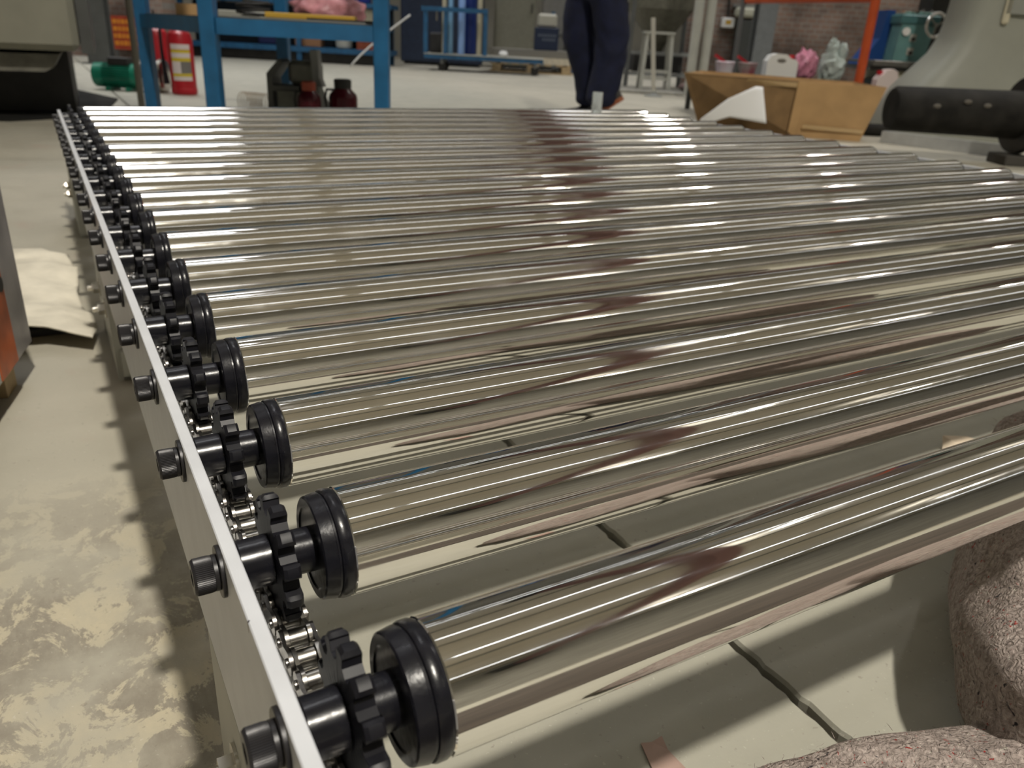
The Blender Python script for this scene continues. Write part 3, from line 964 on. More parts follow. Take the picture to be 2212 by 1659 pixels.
# electric motor
mo = thing('electric_motor', 'green finned electric motor with bright steel flange lying on the floor', 'motor', -3.07, 6.35)
MB().lathe([(-0.19, 0.06), (-0.185, 0.085), (-0.115, 0.088), (-0.115, 0.082), (-0.11, 0.082)], 40, 'x', (0, 0, 0.105)).build('fan_cover', GREEN, mo, True, 30)
body = MB().lathe([(-0.11, 0.077), (0.10, 0.077)], 40, 'x', (0, 0, 0.105))
for i in range(30):
    a = 2 * math.pi * i / 30
    c_, s_ = math.cos(a), math.sin(a)
    body.bar((-0.108, 0.081 * c_, 0.105 + 0.081 * s_), (0.098, 0.081 * c_, 0.105 + 0.081 * s_), 0.004, 0.014, upv=(0, c_, s_))
body.build('finned_body', GREEN, mo, True, 30)
MB().lathe([(0.10, 0.088), (0.135, 0.088), (0.15, 0.07), (0.175, 0.06)], 40, 'x', (0, 0, 0.105)).build('end_bell', GREEN, mo, True, 30)
MB().box(-0.07, 0.085, -0.05, 0.05, 0.175, 0.235, bv=0.008).build('terminal_box', DARK, mo)
MB().lathe([(0.185, 0.05), (0.19, 0.112), (0.205, 0.115), (0.25, 0.115), (0.255, 0.09), (0.30, 0.085), (0.305, 0.118), (0.335, 0.118), (0.345, 0.10), (0.345, 0.03)], 48, 'x', (0, 0, 0.12)).build('drive_flange', M_('bright_steel', (0.55, 0.52, 0.47), 0.25, 1.0), mo, True, 30)
for xx in (-0.09, 0.06):
    MB().box(xx, xx + 0.035, -0.085, 0.085, 0.0, 0.03).build('foot', GREEN, mo)

# fire extinguishers
def extinguisher(t, s, label, rz=0.0):
    o = thing('fire_extinguisher', label, 'fire extinguisher', t, s, rz=rz, group='fire extinguishers behind the blue rack')
    MB().lathe([(0.0, 0.085), (0.012, 0.092), (0.04, 0.092), (0.045, 0.089), (0.38, 0.089), (0.42, 0.078), (0.45, 0.045), (0.46, 0.025), (0.49, 0.022)], 40, 'z').build('cylinder', RED, o, True, 30)
    MB().box(-0.02, 0.02, -0.02, 0.02, 0.49, 0.53, bv=0.004).build('valve', ZINC, o)
    MB().bar((-0.02, 0, 0.535), (0.10, 0, 0.575), 0.016, 0.01).build('handle', BLACK, o)
    MB().bar((-0.02, 0, 0.515), (0.10, 0, 0.505), 0.016, 0.01).build('lever', BLACK, o)
    pts = [(-0.02, -0.02, 0.51), (-0.08, -0.05, 0.50), (-0.118, -0.05, 0.44), (-0.122, -0.045, 0.30), (-0.118, -0.04, 0.16), (-0.112, -0.04, 0.07)]
    MB().tube(pts, [0.011, 0.011, 0.011, 0.011, 0.016, 0.022], 10).build('hose', BLACK, o, True)
    def band(z0, z1, a0, a1, col, nm):
        mb = MB(); n = 12; r_ = 0.0899
        vs_ = []
        for i in range(n):
            a = math.radians(a0 + (a1 - a0) * i / (n - 1))
            for z in (z0, z1):
                vs_.append((r_ * math.sin(a), -r_ * math.cos(a), z))
        mb.add(vs_, [(2 * i, 2 * i + 2, 2 * i + 3, 2 * i + 1) for i in range(n - 1)])
        mb.build(nm, col, o)
    lw, ly, lk = (bpy.data.materials.get(n_) or M_(n_, c_, 0.5) for n_, c_ in (('label_white', (0.62, 0.55, 0.55)), ('label_yellow', (0.55, 0.42, 0.03)), ('label_dark', (0.16, 0.15, 0.14))))
    a0, a1 = -32, 60
    band(0.315, 0.350, a0, a1, lw, 'label_strip'); band(0.29, 0.312, a0, a1, ly, 'label_strip'); band(0.258, 0.29, a0, a1, lw, 'label_strip')
    band(0.232, 0.258, a0, a1, ly, 'label_strip'); band(0.15, 0.232, a0, 10, lw, 'label_strip'); band(0.15, 0.232, 10, a1, lk, 'label_strip')
    band(0.128, 0.15, a0, a1, ly, 'label_strip'); band(0.10, 0.128, a0, a1, lw, 'label_strip')
    return o
extinguisher(-2.585, 6.32, 'red fire extinguisher with white and yellow label beside the bright motor flange', 0.1)
extinguisher(-3.03, 6.95, 'red fire extinguisher standing behind the bright motor flange', -1.2)

# thin pole in front of the motor
po = thing('steel_pole', 'thin tall greyish steel pole on a round foot beside the blue rack', 'pole', -2.14, 4.62)
MB().lathe([(0.0, 0.12), (0.012, 0.12), (0.02, 0.04), (0.03, 0.02)], 28, 'z').build('foot', GREY, po, True, 30)
MB().tube([(0, 0, 0.02), (0.0, 0, 2.3)], 0.017, 12).build('shaft', M_('dull_pole', (0.24, 0.22, 0.18), 0.5, 0.3), po, True)

# blue steel rack
rk = thing('steel_rack', 'blue square-tube steel rack with loaded deck standing behind the conveyor', 'rack', -0.95, 3.45)
P_ = {'fl': (-0.315, -0.06), 'fr': (0.345, 0.05), 'bl': (-0.985, 0.86), 'br': (-0.345, 1.05)}
for k, (x, y) in P_.items():
    MB().box(x - 0.030, x + 0.030, y - 0.030, y + 0.030, 0.0, 1.55, bv=0.004).build('post', BLUE, rk)
def rk_rail(a, b_, z0, z1):
    a, b_ = P_[a], P_[b_]
    zc = (z0 + z1) / 2
    A_, B_ = Vector((a[0], a[1], zc)), Vector((b_[0], b_[1], zc))
    d = (B_ - A_).normalized() * 0.031
    MB().bar(A_ + d, B_ - d, 0.04, z1 - z0).build('deck_rail', BLUE, rk)
for pr_ in (('fl', 'fr'), ('bl', 'br'), ('fl', 'bl'), ('fr', 'br')):
    rk_rail(*pr_, 0.475, 0.535)
    rk_rail(*pr_, 1.49, 1.55)
MB().add([(-0.30, -0.03, 0.5355), (0.33, 0.075, 0.5355), (-0.35, 1.03, 0.5355), (-0.97, 0.85, 0.5355), (-0.30, -0.03, 0.539), (0.33, 0.075, 0.539), (-0.35, 1.03, 0.539), (-0.97, 0.85, 0.539)],
         [(0, 1, 2, 3), (7, 6, 5, 4), (0, 4, 5, 1), (1, 5, 6, 2), (2, 6, 7, 3), (3, 7, 4, 0)]).build('deck_sheet', GREYD, rk)
ZD = 0.539
def on_rack(o, x, y, z, rz, label, cat):
    place(o, 0, 0); p = B(-0.95 + x, 3.45 + y, z); o.location = p; o.rotation_euler = (0, 0, -yaw_a + rz)
    return tag(o, label, cat)
on_rack(MB().box(-0.30, 0.30, -0.12, 0.12, 0, 0.006).build('steel_sheet', GREY), 0.02, 0.20, ZD + 0.0005, 0.2, 'flat dull steel sheet on the blue rack deck below the yellow board', 'sheet')
on_rack(MB().box(-0.15, 0.15, -0.05, 0.05, 0, 0.007).build('dark_plate', DARK), 0.17, 0.17, ZD + 0.007, 0.2, 'dark steel plate on the sheet in front of the yellow board', 'plate')
on_rack(MB().box(-0.19, 0.19, -0.04, 0.04, 0, 0.022, bv=0.003).build('yellow_board', YELLOW), 0.0, 0.30, ZD + 0.0075, 0.05, 'yellow board lying under the pink bag on the blue rack', 'board')
on_rack(MB().box(-0.16, 0.16, -0.05, 0.05, 0, 0.030, bv=0.004).build('pale_board', GREYL), -0.30, 0.50, ZD + 0.0005, 0.1, 'pale grey board on the rack deck behind the steel sheet', 'board')
pb = MB().ellip((0, 0, 0.045), (0.16, 0.12, 0.075), 40, 20, 0.9, 0.16, 11, zmin=0.001).build('pink_bag', PINK, None, True, None)
on_rack(pb, 0.03, 0.53, ZD + 0.001, 0.3, 'crumpled pink plastic bag heaped on the blue rack', 'bag')
on_rack(MB().box(-0.05, 0.05, -0.04, 0.04, 0, 0.05).build('carton', CARD), -0.70, 0.72, ZD + 0.001, 0.3, 'small brown carton at the left corner of the blue rack', 'box')
on_rack(MB().lathe([(0, 0.026), (0.004, 0.028), (0.20, 0.028), (0.21, 0.02), (0.235, 0.015)], 20, 'z').build('white_bottle', WHITEP, None, True), -0.41, 0.20, ZD + 0.001, 0, 'slim white bottle beside the front post of the blue rack', 'bottle')
on_rack(MB().tube([(0.07 * math.cos(t), 0.04 * math.sin(t), 0.012 + 0.004 * t) for t in np.linspace(0, 15, 60)], 0.006, 8).build('cable_coil', DARK, None, True), -0.27, 0.36, ZD + 0.001, 0, 'small dark cable coil on the blue rack deck', 'cable')

# grey casting and red cans below the rack
br_ = thing('machine_casting', 'grey folded steel machine casting standing on the floor under the blue rack', 'casting', -1.09, 4.0)
MB().prism([(-0.135, 0.0), (-0.135, 0.31), (-0.075, 0.375), (-0.055, 0.36), (-0.11, 0.29), (-0.108, 0.26), (0.015, 0.26), (0.015, 0.235), (-0.11, 0.235), (-0.11, 0.0)], -0.05, 0.10, 'y').build('left_bracket', GREYD, br_)
MB().prism([(-0.085, 0.10), (-0.085, 0.236), (0.02, 0.236), (0.07, 0.285), (0.135, 0.13), (0.118, 0.12), (0.066, 0.23), (0.016, 0.18), (0.016, 0.0), (-0.085, 0.0)], -0.06, 0.12, 'y').build('arched_front', M_('casting_grey', (0.13, 0.135, 0.115), 0.55, var=0.25, vscale=12), br_)
MB().box(-0.05, 0.10, 0.0, 0.10, 0.262, 0.37, bv=0.02).build('housing', M_('casting_grey2', (0.17, 0.17, 0.145), 0.55, var=0.2, vscale=12), br_)
MB().prism([(0.075, 0.26), (0.065, 0.42), (0.10, 0.42), (0.105, 0.30), (0.12, 0.26)], -0.02, 0.05, 'y').build('post', GREY, br_)
def can(t, s, label, hgt, rad, cap):
    o = thing('oil_can', label, 'can', t, s, group='dark red cans under the rack')
    MB().lathe([(0, rad * 0.95), (0.01, rad), (hgt * 0.72, rad), (hgt * 0.78, rad * 0.93), (hgt * 0.85, rad * 0.62), (hgt * 0.87, rad * 0.55)], 32, 'z').build('can_body', DRED, o, True, 30)
    MB().lathe([(hgt * 0.865, rad * 0.60), (hgt * 0.985, rad * 0.62), (hgt, rad * 0.50)], 24, 'z').build('cap', cap, o, True, 30)
    MB().tube([(-rad * 0.5, 0, hgt * 0.84), (-rad * 1.15, 0, hgt * 0.84), (-rad * 1.28, 0, hgt * 0.72), (-rad * 1.15, 0, hgt * 0.50), (-rad * 0.98, 0, hgt * 0.45)], 0.006, 8).build('handle', DARK, o, True)
    return o
can(-0.862, 3.92, 'dark red metal can with wide black cap beside the blue rack post', 0.305, 0.066, DARK)
can(-0.99, 3.80, 'dark red metal can with orange-red cap under the grey casting', 0.295, 0.052, M_('can_cap', (0.33, 0.06, 0.03), 0.4))
sp_ = thing('coil_spring', 'loose rusty wire coil spring lying on the floor beside the grey casting', 'spring', -1.70, 5.25)
sp_.location.z = 0.0
MB().tube([(-0.09 + 0.018 * a / 6.283 + 0.0, 0.048 * math.cos(a), 0.050 + 0.048 * math.sin(a)) for a in np.linspace(0, 6.283 * 9, 150)], 0.0022, 6).build('coil', M_('rusty_wire', (0.22, 0.16, 0.10), 0.5, 0.6), sp_, True)
sp_.rotation_euler = (0, 0.0, -yaw_a - 0.35)
sp_.scale = (1.22, 1.22, 1.22)

# ------------------------------------------------------------------ far background: blue bench and trolley
wbn = thing('workbench', 'long blue steel workbench with lower shelf far behind the rack', 'workbench', -3.5, 13.0)
for x in (-1.75, -1.33, 0.0, 1.30):
    for y in (0, 0.65):
        MB().box(x - 0.035, x + 0.035, y - 0.03, y + 0.03, 0, 0.80).build('leg', BLUEF, wbn)
MB().box(-1.85, 1.40, -0.05, 0.72, 0.80, 0.86).build('bench_top', BLUEF, wbn)
MB().box(-1.82, 1.38, -0.04, 0.70, 0.15, 0.22).build('lower_shelf', BLUEF, wbn)
MB().box(0.55, 1.36, 0.0, 0.54, 0.485, 0.50).build('mid_shelf', BLUEF, wbn)
MB().box(-1.80, 1.36, 0.05, 0.08, 0.01, 0.148).build('shade_strip', DARK, wbn)  # dark strip put in for the shade below the lower shelf
MB().box(-1.78, 1.34, 0.55, 0.60, 0.22, 0.79).build('back_panel', M_('bench_shadow', (0.02, 0.03, 0.045), 0.7), wbn)  # panel colour paints the shade under the bench top
def far(o, t, s, z, label, cat, group=None, rz=0):
    place(o, t, s, z, rz); return tag(o, label, cat, group)
far(MB().box(-0.20, 0.20, -0.12, 0.12, 0, 0.26, bv=0.01).build('brown_carton', M_('carton_brown', (0.26, 0.13, 0.06), 0.7)), -3.40, 13.25, 0.2205, 'brown carton on the lower shelf of the blue workbench', 'box')
far(MB().box(-0.18, 0.18, -0.12, 0.12, 0, 0.24, bv=0.02).build('blue_bin', M_('dark_blue_plastic', (0.01, 0.015, 0.06), 0.4)), -3.98, 13.25, 0.2205, 'dark blue plastic bin on the lower shelf beside the brown carton', 'bin')
far(MB().box(-0.22, 0.22, -0.12, 0.12, 0, 0.22).build('rust_crate', M_('rust_paint', (0.22, 0.05, 0.02), 0.6, var=0.3)), -2.42, 13.20, 0.2205, 'rust red crate on the lower shelf near the grey carton', 'crate')
far(MB().lathe([(0, 0.10), (0.02, 0.12), (0.13, 0.13), (0.14, 0.11)], 24, 'z').build('white_bowl', GREYL, None, True), -2.85, 13.15, 0.2205, 'pale round bowl on the lower shelf under the bench', 'bowl')
# cream cartons on the bench and under it
far(MB().box(-0.30, 0.30, -0.15, 0.15, 0, 0.17, bv=0.01).build('cream_carton', M_('cream_carton', (0.60, 0.56, 0.43), 0.7)), -2.52, 13.25, 0.605, 'cream carton topmost of the stack on the workbench middle shelf', 'box')
far(MB().box(-0.30, 0.30, -0.15, 0.15, 0, 0.10).build('grey_carton', GREYL), -2.52, 13.25, 0.5035, 'flat grey carton under the cream carton on the middle shelf', 'box')
cs = MB().grid(lambda u, v: (-0.62 + 0.86 * u, -0.02 + 0.04 * v, 0.012 + 0.72 * u ** 0.85), 14, 3).build('plastic_strip', WHITEP, None, True)
cs.modifiers.new('thick', 'SOLIDIFY').thickness = 0.02
far(cs, -1.95, 12.2, 0.0, 'curved white plastic strip leaning before the blue workbench', 'strip')
far(MB().box(-0.16, 0.16, -0.10, 0.10, 0, 0.30, bv=0.02).build('blue_box', M_('mid_blue', (0.015, 0.03, 0.20), 0.4)), -2.62, 13.3, 0.8605, 'dark blue plastic box on top of the blue workbench', 'box')
far(MB().box(-0.16, 0.16, -0.10, 0.10, 0, 0.28, bv=0.01).build('white_box', WHITEP), -2.98, 13.3, 0.8605, 'white carton on top of the workbench beside the dark blue box', 'box')
far(MB().box(-0.3, 0.3, -0.10, 0.10, 0, 0.22, bv=0.01).build('grey_toolbox', GREYD), -3.6, 13.3, 0.8605, 'dark grey toolbox on top of the blue workbench', 'toolbox')

tr = thing('trolley', 'blue steel trolley with low deck and raised frame beside the pallet', 'trolley', -0.70, 12.9)
MB().box(-0.86, 0.90, -0.30, 0.40, 0.17, 0.225).build('deck', BLUEF, tr)
MB().box(-0.86, 0.90, -0.31, 0.41, 0.2255, 0.238).build('deck_sheet', GREYL, tr)
for x in (-0.84, -0.55, 0.03):
    MB().box(x - 0.03, x + 0.03, -0.28, -0.23, 0.239, 0.80).build('upright', BLUEF, tr)
MB().box(-0.90, 0.06, -0.29, -0.22, 0.80, 0.86).build('top_rail', BLUEF, tr)
for x in (-0.6, 0.78):
    for y in (-0.2, 0.3):
        MB().lathe([(-0.02, 0.06), (0.02, 0.06)], 20, 'y', (x, y, 0.06)).build('wheel', DARK, tr, True, 30)
        MB().box(x - 0.02, x + 0.02, y - 0.03, y + 0.03, 0.10, 0.17).build('caster_fork', GREY, tr)
def tubeobj(name, r, h, mat, t, s, z, label, tilt=0.0):
    o = MB().lathe([(0, r * 0.9), (0.01, r), (h - 0.01, r), (h, r * 0.9)], 20, 'z').build(name, mat, None, True, 30)
    place(o, t, s, z); return tag(o, label, 'tube')
tubeobj('cream_pipe', 0.035, 1.0, M_('cream_pipe', (0.47, 0.43, 0.31), 0.4), -0.765, 12.80, 0.239, 'upright cream plastic pipe in front of the trolley frame')
tubeobj('cream_pipe', 0.035, 1.0, bpy.data.materials['cream_pipe'], -1.285, 12.80, 0.239, 'upright cream plastic pipe beside the pale blue roll')
tubeobj('blue_roll', 0.10, 0.85, M_('deep_blue', (0.012, 0.03, 0.16), 0.35), -0.93, 13.05, 0.239, 'deep blue upright roll standing on the trolley deck')
tubeobj('pale_roll', 0.05, 0.9, M_('pale_blue', (0.25, 0.40, 0.72), 0.3), -1.03, 12.80, 0.239, 'pale blue plastic roll standing on the trolley deck')
tubeobj('sky_roll', 0.035, 0.85, M_('sky_blue', (0.22, 0.42, 0.62), 0.3), -1.19, 12.80, 0.239, 'sky blue plastic roll beside the cream pipe on the trolley')
far(MB().box(-0.16, 0.16, -0.15, 0.15, 0, 0.28, bv=0.02).build('dark_bin', DARK), -1.36, 13.10, 0.2385, 'black plastic bin on the trolley deck', 'bin')
far(MB().lathe([(0, 0.05), (0.03, 0.07), (0.08, 0.05)], 16, 'z').build('white_puck', WHITEP, None, True), -0.40, 12.80, 0.2395, 'round white plastic puck on the trolley deck before the cream pipe', 'puck')

nv = thing('storage_cabinet', 'dark navy storage cabinet standing behind the trolley', 'cabinet', -1.45, 14.6)
MB().box(-0.75, 0.62, 0, 0.5, 0.04, 1.5, bv=0.01).build('cabinet_body', M_('navy_cabinet', (0.018, 0.028, 0.055), 0.5, var=0.15), nv)
MB().box(-0.70, 0.57, 0.03, 0.48, 0.0, 0.04).build('plinth', DARK, nv)
for x in (-0.73, -0.055):
    d_ = MB().box(x, x + 0.665, -0.02, 0.0, 0.06, 1.48, bv=0.004).build('door', bpy.data.materials['navy_cabinet'], nv)
    MB().box(x + 0.58, x + 0.60, -0.04, -0.02, 0.7, 0.85).build('handle', ZINC, d_)
pl = thing('wooden_pallet', 'pale wooden pallet under a stack of boards near the person', 'pallet', 0.03, 13.95)
for x in (-0.55, 0.0, 0.55):
    for y in (-0.45, 0.0, 0.45):
        MB().box(x - 0.07, x + 0.07, y - 0.05, y + 0.05, 0.022, 0.12).build('block', WOOD, pl)
for y in (-0.45, 0.0, 0.45):
    MB().box(-0.66, 0.66, y - 0.05, y + 0.05, 0, 0.0215).build('bottom_slat', WOOD, pl)
for i in range(8):
    x = -0.66 + i * 0.174
    MB().box(x, x + 0.10, -0.5, 0.5, 0.1205, 0.142).build('top_slat', WOOD, pl)
far(MB().box(-0.66, 0.66, -0.5, 0.45, 0, 0.09).build('board_stack', M_('pale_board', (0.58, 0.52, 0.40), 0.7, var=0.12)), 0.03, 13.95, 0.1425, 'stack of pale boards lying on the wooden pallet', 'boards')
far(MB().box(-0.64, 0.64, -0.45, 0.42, 0, 0.11).build('grey_slab', M_('slab_grey', (0.20, 0.19, 0.165), 0.7)), 0.03, 13.95, 0.233, 'grey flat slab on top of the pale boards', 'slab')
bb = thing('lettered_box', 'dark blue box with faint white lettering on the grey slab', 'box', 0.24, 13.75, 0.3435)
MB().box(-0.19, 0.19, -0.15, 0.15, 0, 0.33, bv=0.008).build('box_body', M_('navy_card', (0.008, 0.018, 0.05), 0.45), bb)
for r_, (a, c) in enumerate(((-0.13, 0.15), (-0.06, 0.13))):
    x = a
    while x < c:
        MB().box(x, x + 0.028, -0.153, -0.1505, 0.20 - r_ * 0.06, 0.235 - r_ * 0.06).build('lettering', bpy.data.materials.get('faint_white') or M_('faint_white', (0.10, 0.12, 0.16), 0.6), bb)
        x += 0.042
wc = thing('jerrycan', 'translucent white jerrycan standing on the dark blue lettered box', 'jerrycan', 0.24, 13.75, 0.674)
MB().box(-0.155, 0.155, -0.10, 0.10, 0, 0.20, bv=0.035).build('can_body', M_('milky', (0.42, 0.41, 0.35), 0.4), wc)
MB().lathe([(0.2, 0.03), (0.23, 0.03)], 16, 'z', (0.09, 0, 0)).build('cap', BLUEF, wc)

# pale electrical cabinets far behind
for i, (t, wd, colr) in enumerate(((0.05, 0.72, (0.25, 0.245, 0.19)), (0.88, 0.75, (0.24, 0.235, 0.215)))):
    o = thing('switch_cabinet', ('olive grey' if i == 0 else 'pale grey') + ' tall switch cabinet standing behind the pallet', 'cabinet', t - 0.35, 15.2, group='switch cabinets')
    MB().box(-wd / 2, wd / 2, 0, 0.5, 0.05, 2.0, bv=0.01).build('cabinet_body', M_('cabinet_paint_%d' % i, colr, 0.5, var=0.08), o)
    MB().box(-wd / 2 + 0.03, wd / 2 - 0.03, -0.02, 0.0, 0.10, 1.95, bv=0.005).build('door', bpy.data.materials['cabinet_paint_%d' % i], o)
    MB().box(-wd / 2, wd / 2, 0.02, 0.5, 0, 0.05).build('plinth', DARK, o)
    MB().box(wd / 2 - 0.08, wd / 2 - 0.06, -0.04, -0.02, 0.9, 1.05).build('handle', DARK, o)
hs = MB().tube([(0.05, 0, 0.32), (0.18, 0, 0.33), (0.26, 0, 0.5), (0.25, 0, 0.75), (0.16, 0, 0.88), (0.06, 0, 0.80), (0.05, 0.02, 0.60)], 0.035, 10).build('hose', M_('grey_hose', (0.10, 0.10, 0.09), 0.5), None, True)
far(hs, 0.35, 14.9, -0.285, 'thick grey hose looped on the floor before the pale cabinet', 'hose')
far(MB().box(-0.3, 0.3, -0.2, 0.2, 0, 0.9, bv=0.01).build('blue_drum_box', M_('dusty_blue', (0.10, 0.17, 0.32), 0.6)), 0.95, 14.7, 0.0, 'dusty blue crate standing behind the lettered box', 'crate')

# ------------------------------------------------------------------ the person
def skin_mesh(name, joints, bones, sub=2):
    me = bpy.data.meshes.new(name)
    keys = list(joints)
    me.from_pydata([joints[k][0] for k in keys], [(keys.index(a), keys.index(b_)) for a, b_ in bones], [])
    o = bpy.data.objects.new(name + '_tmp', me)
    COL.objects.link(o)
    sk = o.modifiers.new('skin', 'SKIN')
    sk.use_smooth_shade = True
    for i, k in enumerate(keys):
        r_ = joints[k][1]
        me.skin_vertices[0].data[i].radius = r_ if isinstance(r_, tuple) else (r_, r_)
    me.skin_vertices[0].data[0].use_root = True
    ss = o.modifiers.new('sub', 'SUBSURF'); ss.levels = sub; ss.render_levels = sub
    dg = bpy.context.evaluated_depsgraph_get()
    res = bpy.data.meshes.new_from_object(o.evaluated_get(dg))
    bpy.data.objects.remove(o)
    res.name = name
    for p in res.polygons: p.use_smooth = True
    return res
pe = thing('person', 'person in loose navy work trousers and dark shoes walking behind the conveyor', 'person', 0.42, 5.75)
J = {'pel': ((0.00, 0.02, 0.93), 0.13), 'wai': ((0.0, 0.02, 1.08), 0.12), 'che': ((0.02, 0.02, 1.28), (0.16, 0.12)), 'nk0': ((0.02, 0.02, 1.43), 0.07), 'nk': ((0.03, 0.02, 1.49), 0.05),
     'hd0': ((0.05, 0.02, 1.57), 0.085), 'hd': ((0.05, 0.02, 1.66), 0.095), 'ht': ((0.04, 0.02, 1.73), 0.07),
     'lh': ((-0.03, 0.11, 0.90), 0.10), 'lk': ((-0.10, 0.12, 0.52), 0.06), 'la': ((-0.02, 0.12, 0.10), 0.04),
     'rh': ((0.03, -0.07, 0.90), 0.10), 'rk': ((0.10, -0.08, 0.52), 0.06), 'ra': ((0.07, -0.08, 0.10), 0.04),
     'ls': ((0.01, 0.19, 1.38), 0.06), 'le': ((-0.08, 0.25, 1.12), 0.042), 'lw': ((0.0, 0.24, 0.90), 0.03), 'lm': ((0.02, 0.23, 0.84), (0.03, 0.018)),
     'rs': ((0.01, -0.15, 1.38), 0.06), 're': ((0.04, -0.22, 1.12), 0.042), 'rw': ((0.16, -0.21, 0.92), 0.03), 'rm': ((0.20, -0.20, 0.87), (0.03, 0.018))}
bones = [('pel', 'wai'), ('wai', 'che'), ('che', 'nk0'), ('nk0', 'nk'), ('nk', 'hd0'), ('hd0', 'hd'), ('hd', 'ht'), ('pel', 'lh'), ('lh', 'lk'), ('lk', 'la'), ('pel', 'rh'), ('rh', 'rk'), ('rk', 'ra'),
         ('che', 'ls'), ('ls', 'le'), ('le', 'lw'), ('lw', 'lm'), ('che', 'rs'), ('rs', 're'), ('re', 'rw'), ('rw', 'rm')]
for pf, yy in (('l', 0.23), ('r', -0.20)):
    hx, hz_ = (0.02, 0.84) if pf == 'l' else (0.20, 0.87)
    for i in range(4):
        n1, n2 = f'{pf}f{i}a', f'{pf}f{i}b'
        J[n1] = ((hx + 0.012 + 0.004 * i, yy - 0.022 + 0.015 * i, hz_ - 0.045 - 0.004 * (1.5 - abs(1.5 - i))), 0.0085)
        J[n2] = ((hx + 0.0 + 0.004 * i, yy - 0.022 + 0.015 * i, hz_ - 0.082 - 0.006 * (1.5 - abs(1.5 - i))), 0.0075)
        bones += [(pf + 'm', n1), (n1, n2)]
    J[pf + 't'] = ((hx + 0.045, yy, hz_ - 0.02), 0.0095); J[pf + 't2'] = ((hx + 0.05, yy, hz_ - 0.05), 0.008)
    bones += [(pf + 'm', pf + 't'), (pf + 't', pf + 't2')]
body_me = skin_mesh('body', J, bones); body_me.materials.append(SKIN)
link('body', body_me, pe)
JT = {'pel': ((0.0, 0.02, 0.95), (0.165, 0.15)), 'wai': ((0.0, 0.02, 1.05), (0.15, 0.14)),
      'rh': ((0.05, -0.07, 0.84), 0.130), 'rt': ((0.085, -0.08, 0.68), 0.125), 'rk': ((0.115, -0.08, 0.53), 0.118), 'rc': ((0.105, -0.08, 0.40), 0.112), 'rc2': ((0.085, -0.08, 0.24), 0.112), 'ra': ((0.055, -0.08, 0.105), 0.122),
      'lh': ((-0.06, 0.11, 0.84), 0.135), 'lt': ((-0.09, 0.12, 0.68), 0.140), 'lk': ((-0.085, 0.12, 0.53), 0.132), 'lc': ((-0.03, 0.12, 0.38), 0.115), 'lc2': ((0.005, 0.12, 0.24), 0.100), 'la': ((0.0, 0.12, 0.09), 0.105)}
tr_me = skin_mesh('trousers', JT, [('pel', 'wai'), ('pel', 'rh'), ('rh', 'rt'), ('rt', 'rk'), ('rk', 'rc'), ('rc', 'rc2'), ('rc2', 'ra'), ('pel', 'lh'), ('lh', 'lt'), ('lt', 'lk'), ('lk', 'lc'), ('lc', 'lc2'), ('lc2', 'la')], 3)
# creases in the cloth
for v in tr_me.vertices:
    z = v.co.z
    k = 0.006 * math.sin(38 * z + 9 * v.co.x + 4 * math.sin(20 * v.co.y)) * math.exp(-((z - 0.50) / 0.12) ** 2) + 0.005 * math.sin(55 * z + 6 * v.co.y) * math.exp(-((z - 0.14) / 0.10) ** 2)
    v.co += v.normal * k
tr_me.materials.append(NAVY)
link('trousers', tr_me, pe)
JK = {'wai': ((0.0, 0.02, 0.98), (0.175, 0.16)), 'che': ((0.02, 0.02, 1.28), (0.20, 0.155)), 'top': ((0.02, 0.02, 1.42), (0.09, 0.09)), 'ls': ((0.01, 0.20, 1.38), 0.085), 'le': ((-0.08, 0.26, 1.12), 0.068), 'lw': ((-0.005, 0.245, 0.93), 0.05),
      'rs': ((0.01, -0.16, 1.38), 0.085), 're': ((0.04, -0.23, 1.12), 0.068), 'rw': ((0.145, -0.212, 0.945), 0.05)}
jk_me = skin_mesh('jacket', JK, [('wai', 'che'), ('che', 'top'), ('che', 'ls'), ('ls', 'le'), ('le', 'lw'), ('che', 'rs'), ('rs', 're'), ('re', 'rw')]); jk_me.materials.append(NAVY)
link('jacket', jk_me, pe)
MB().ellip((0.035, 0.02, 1.70), (0.105, 0.092, 0.085), 24, 14).build('hair', M_('black_hair', (0.01, 0.009, 0.008), 0.5), pe, True)
SHOE = M_('dark_shoe', (0.022, 0.019, 0.017), 0.6, var=0.3)
SOLE = M_('orange_brown_sole', (0.26, 0.08, 0.03), 0.6)
for nm, ax, ay, ang in (('shoe', 0.155, -0.09, math.pi - 0.2), ('shoe', -0.02, 0.12, math.pi + 0.3)):
    sh = MB()
    rows = [(-0.085, 0.035, 0.10), (-0.06, 0.043, 0.125), (0.0, 0.043, 0.12), (0.06, 0.047, 0.095), (0.12, 0.051, 0.085), (0.165, 0.046, 0.078), (0.195, 0.030, 0.055)]
    vs_, n = [], 14
    for x, hw, ht in rows:
        for i in range(n):
            a = math.pi * i / (n - 1)
            vs_.append((x, hw * math.cos(a), 0.025 + (ht - 0.025) * max(0.0, math.sin(a)) ** 0.6))
    fs = [(j * n + i, j * n + i + 1, (j + 1) * n + i + 1, (j + 1) * n + i) for j in range(len(rows) - 1) for i in range(n - 1)]
    fs += [(j * n, (j + 1) * n, (j + 1) * n + n - 1, j * n + n - 1) for j in range(len(rows) - 1)]
    fs += [tuple(range(n)), tuple((len(rows) - 1) * n + i for i in range(n))]
    sh.add(vs_, fs)
    so = sh.build('shoe', SHOE, pe, True, 50)
    so.location = (ax, ay, 0.0 if ay > 0 else 0.125); so.rotation_euler = (0, 0.0 if ay > 0 else 0.62, ang)
    outl = [(x, hw * 1.10) for x, hw, _ in rows] + [(0.206, 0.012)]
    poly = [(x, y) for x, y in outl] + [(x, -y) for x, y in reversed(outl)]
    MB().prism(poly, 0.0, 0.028, 'z').build('sole', SOLE, so)

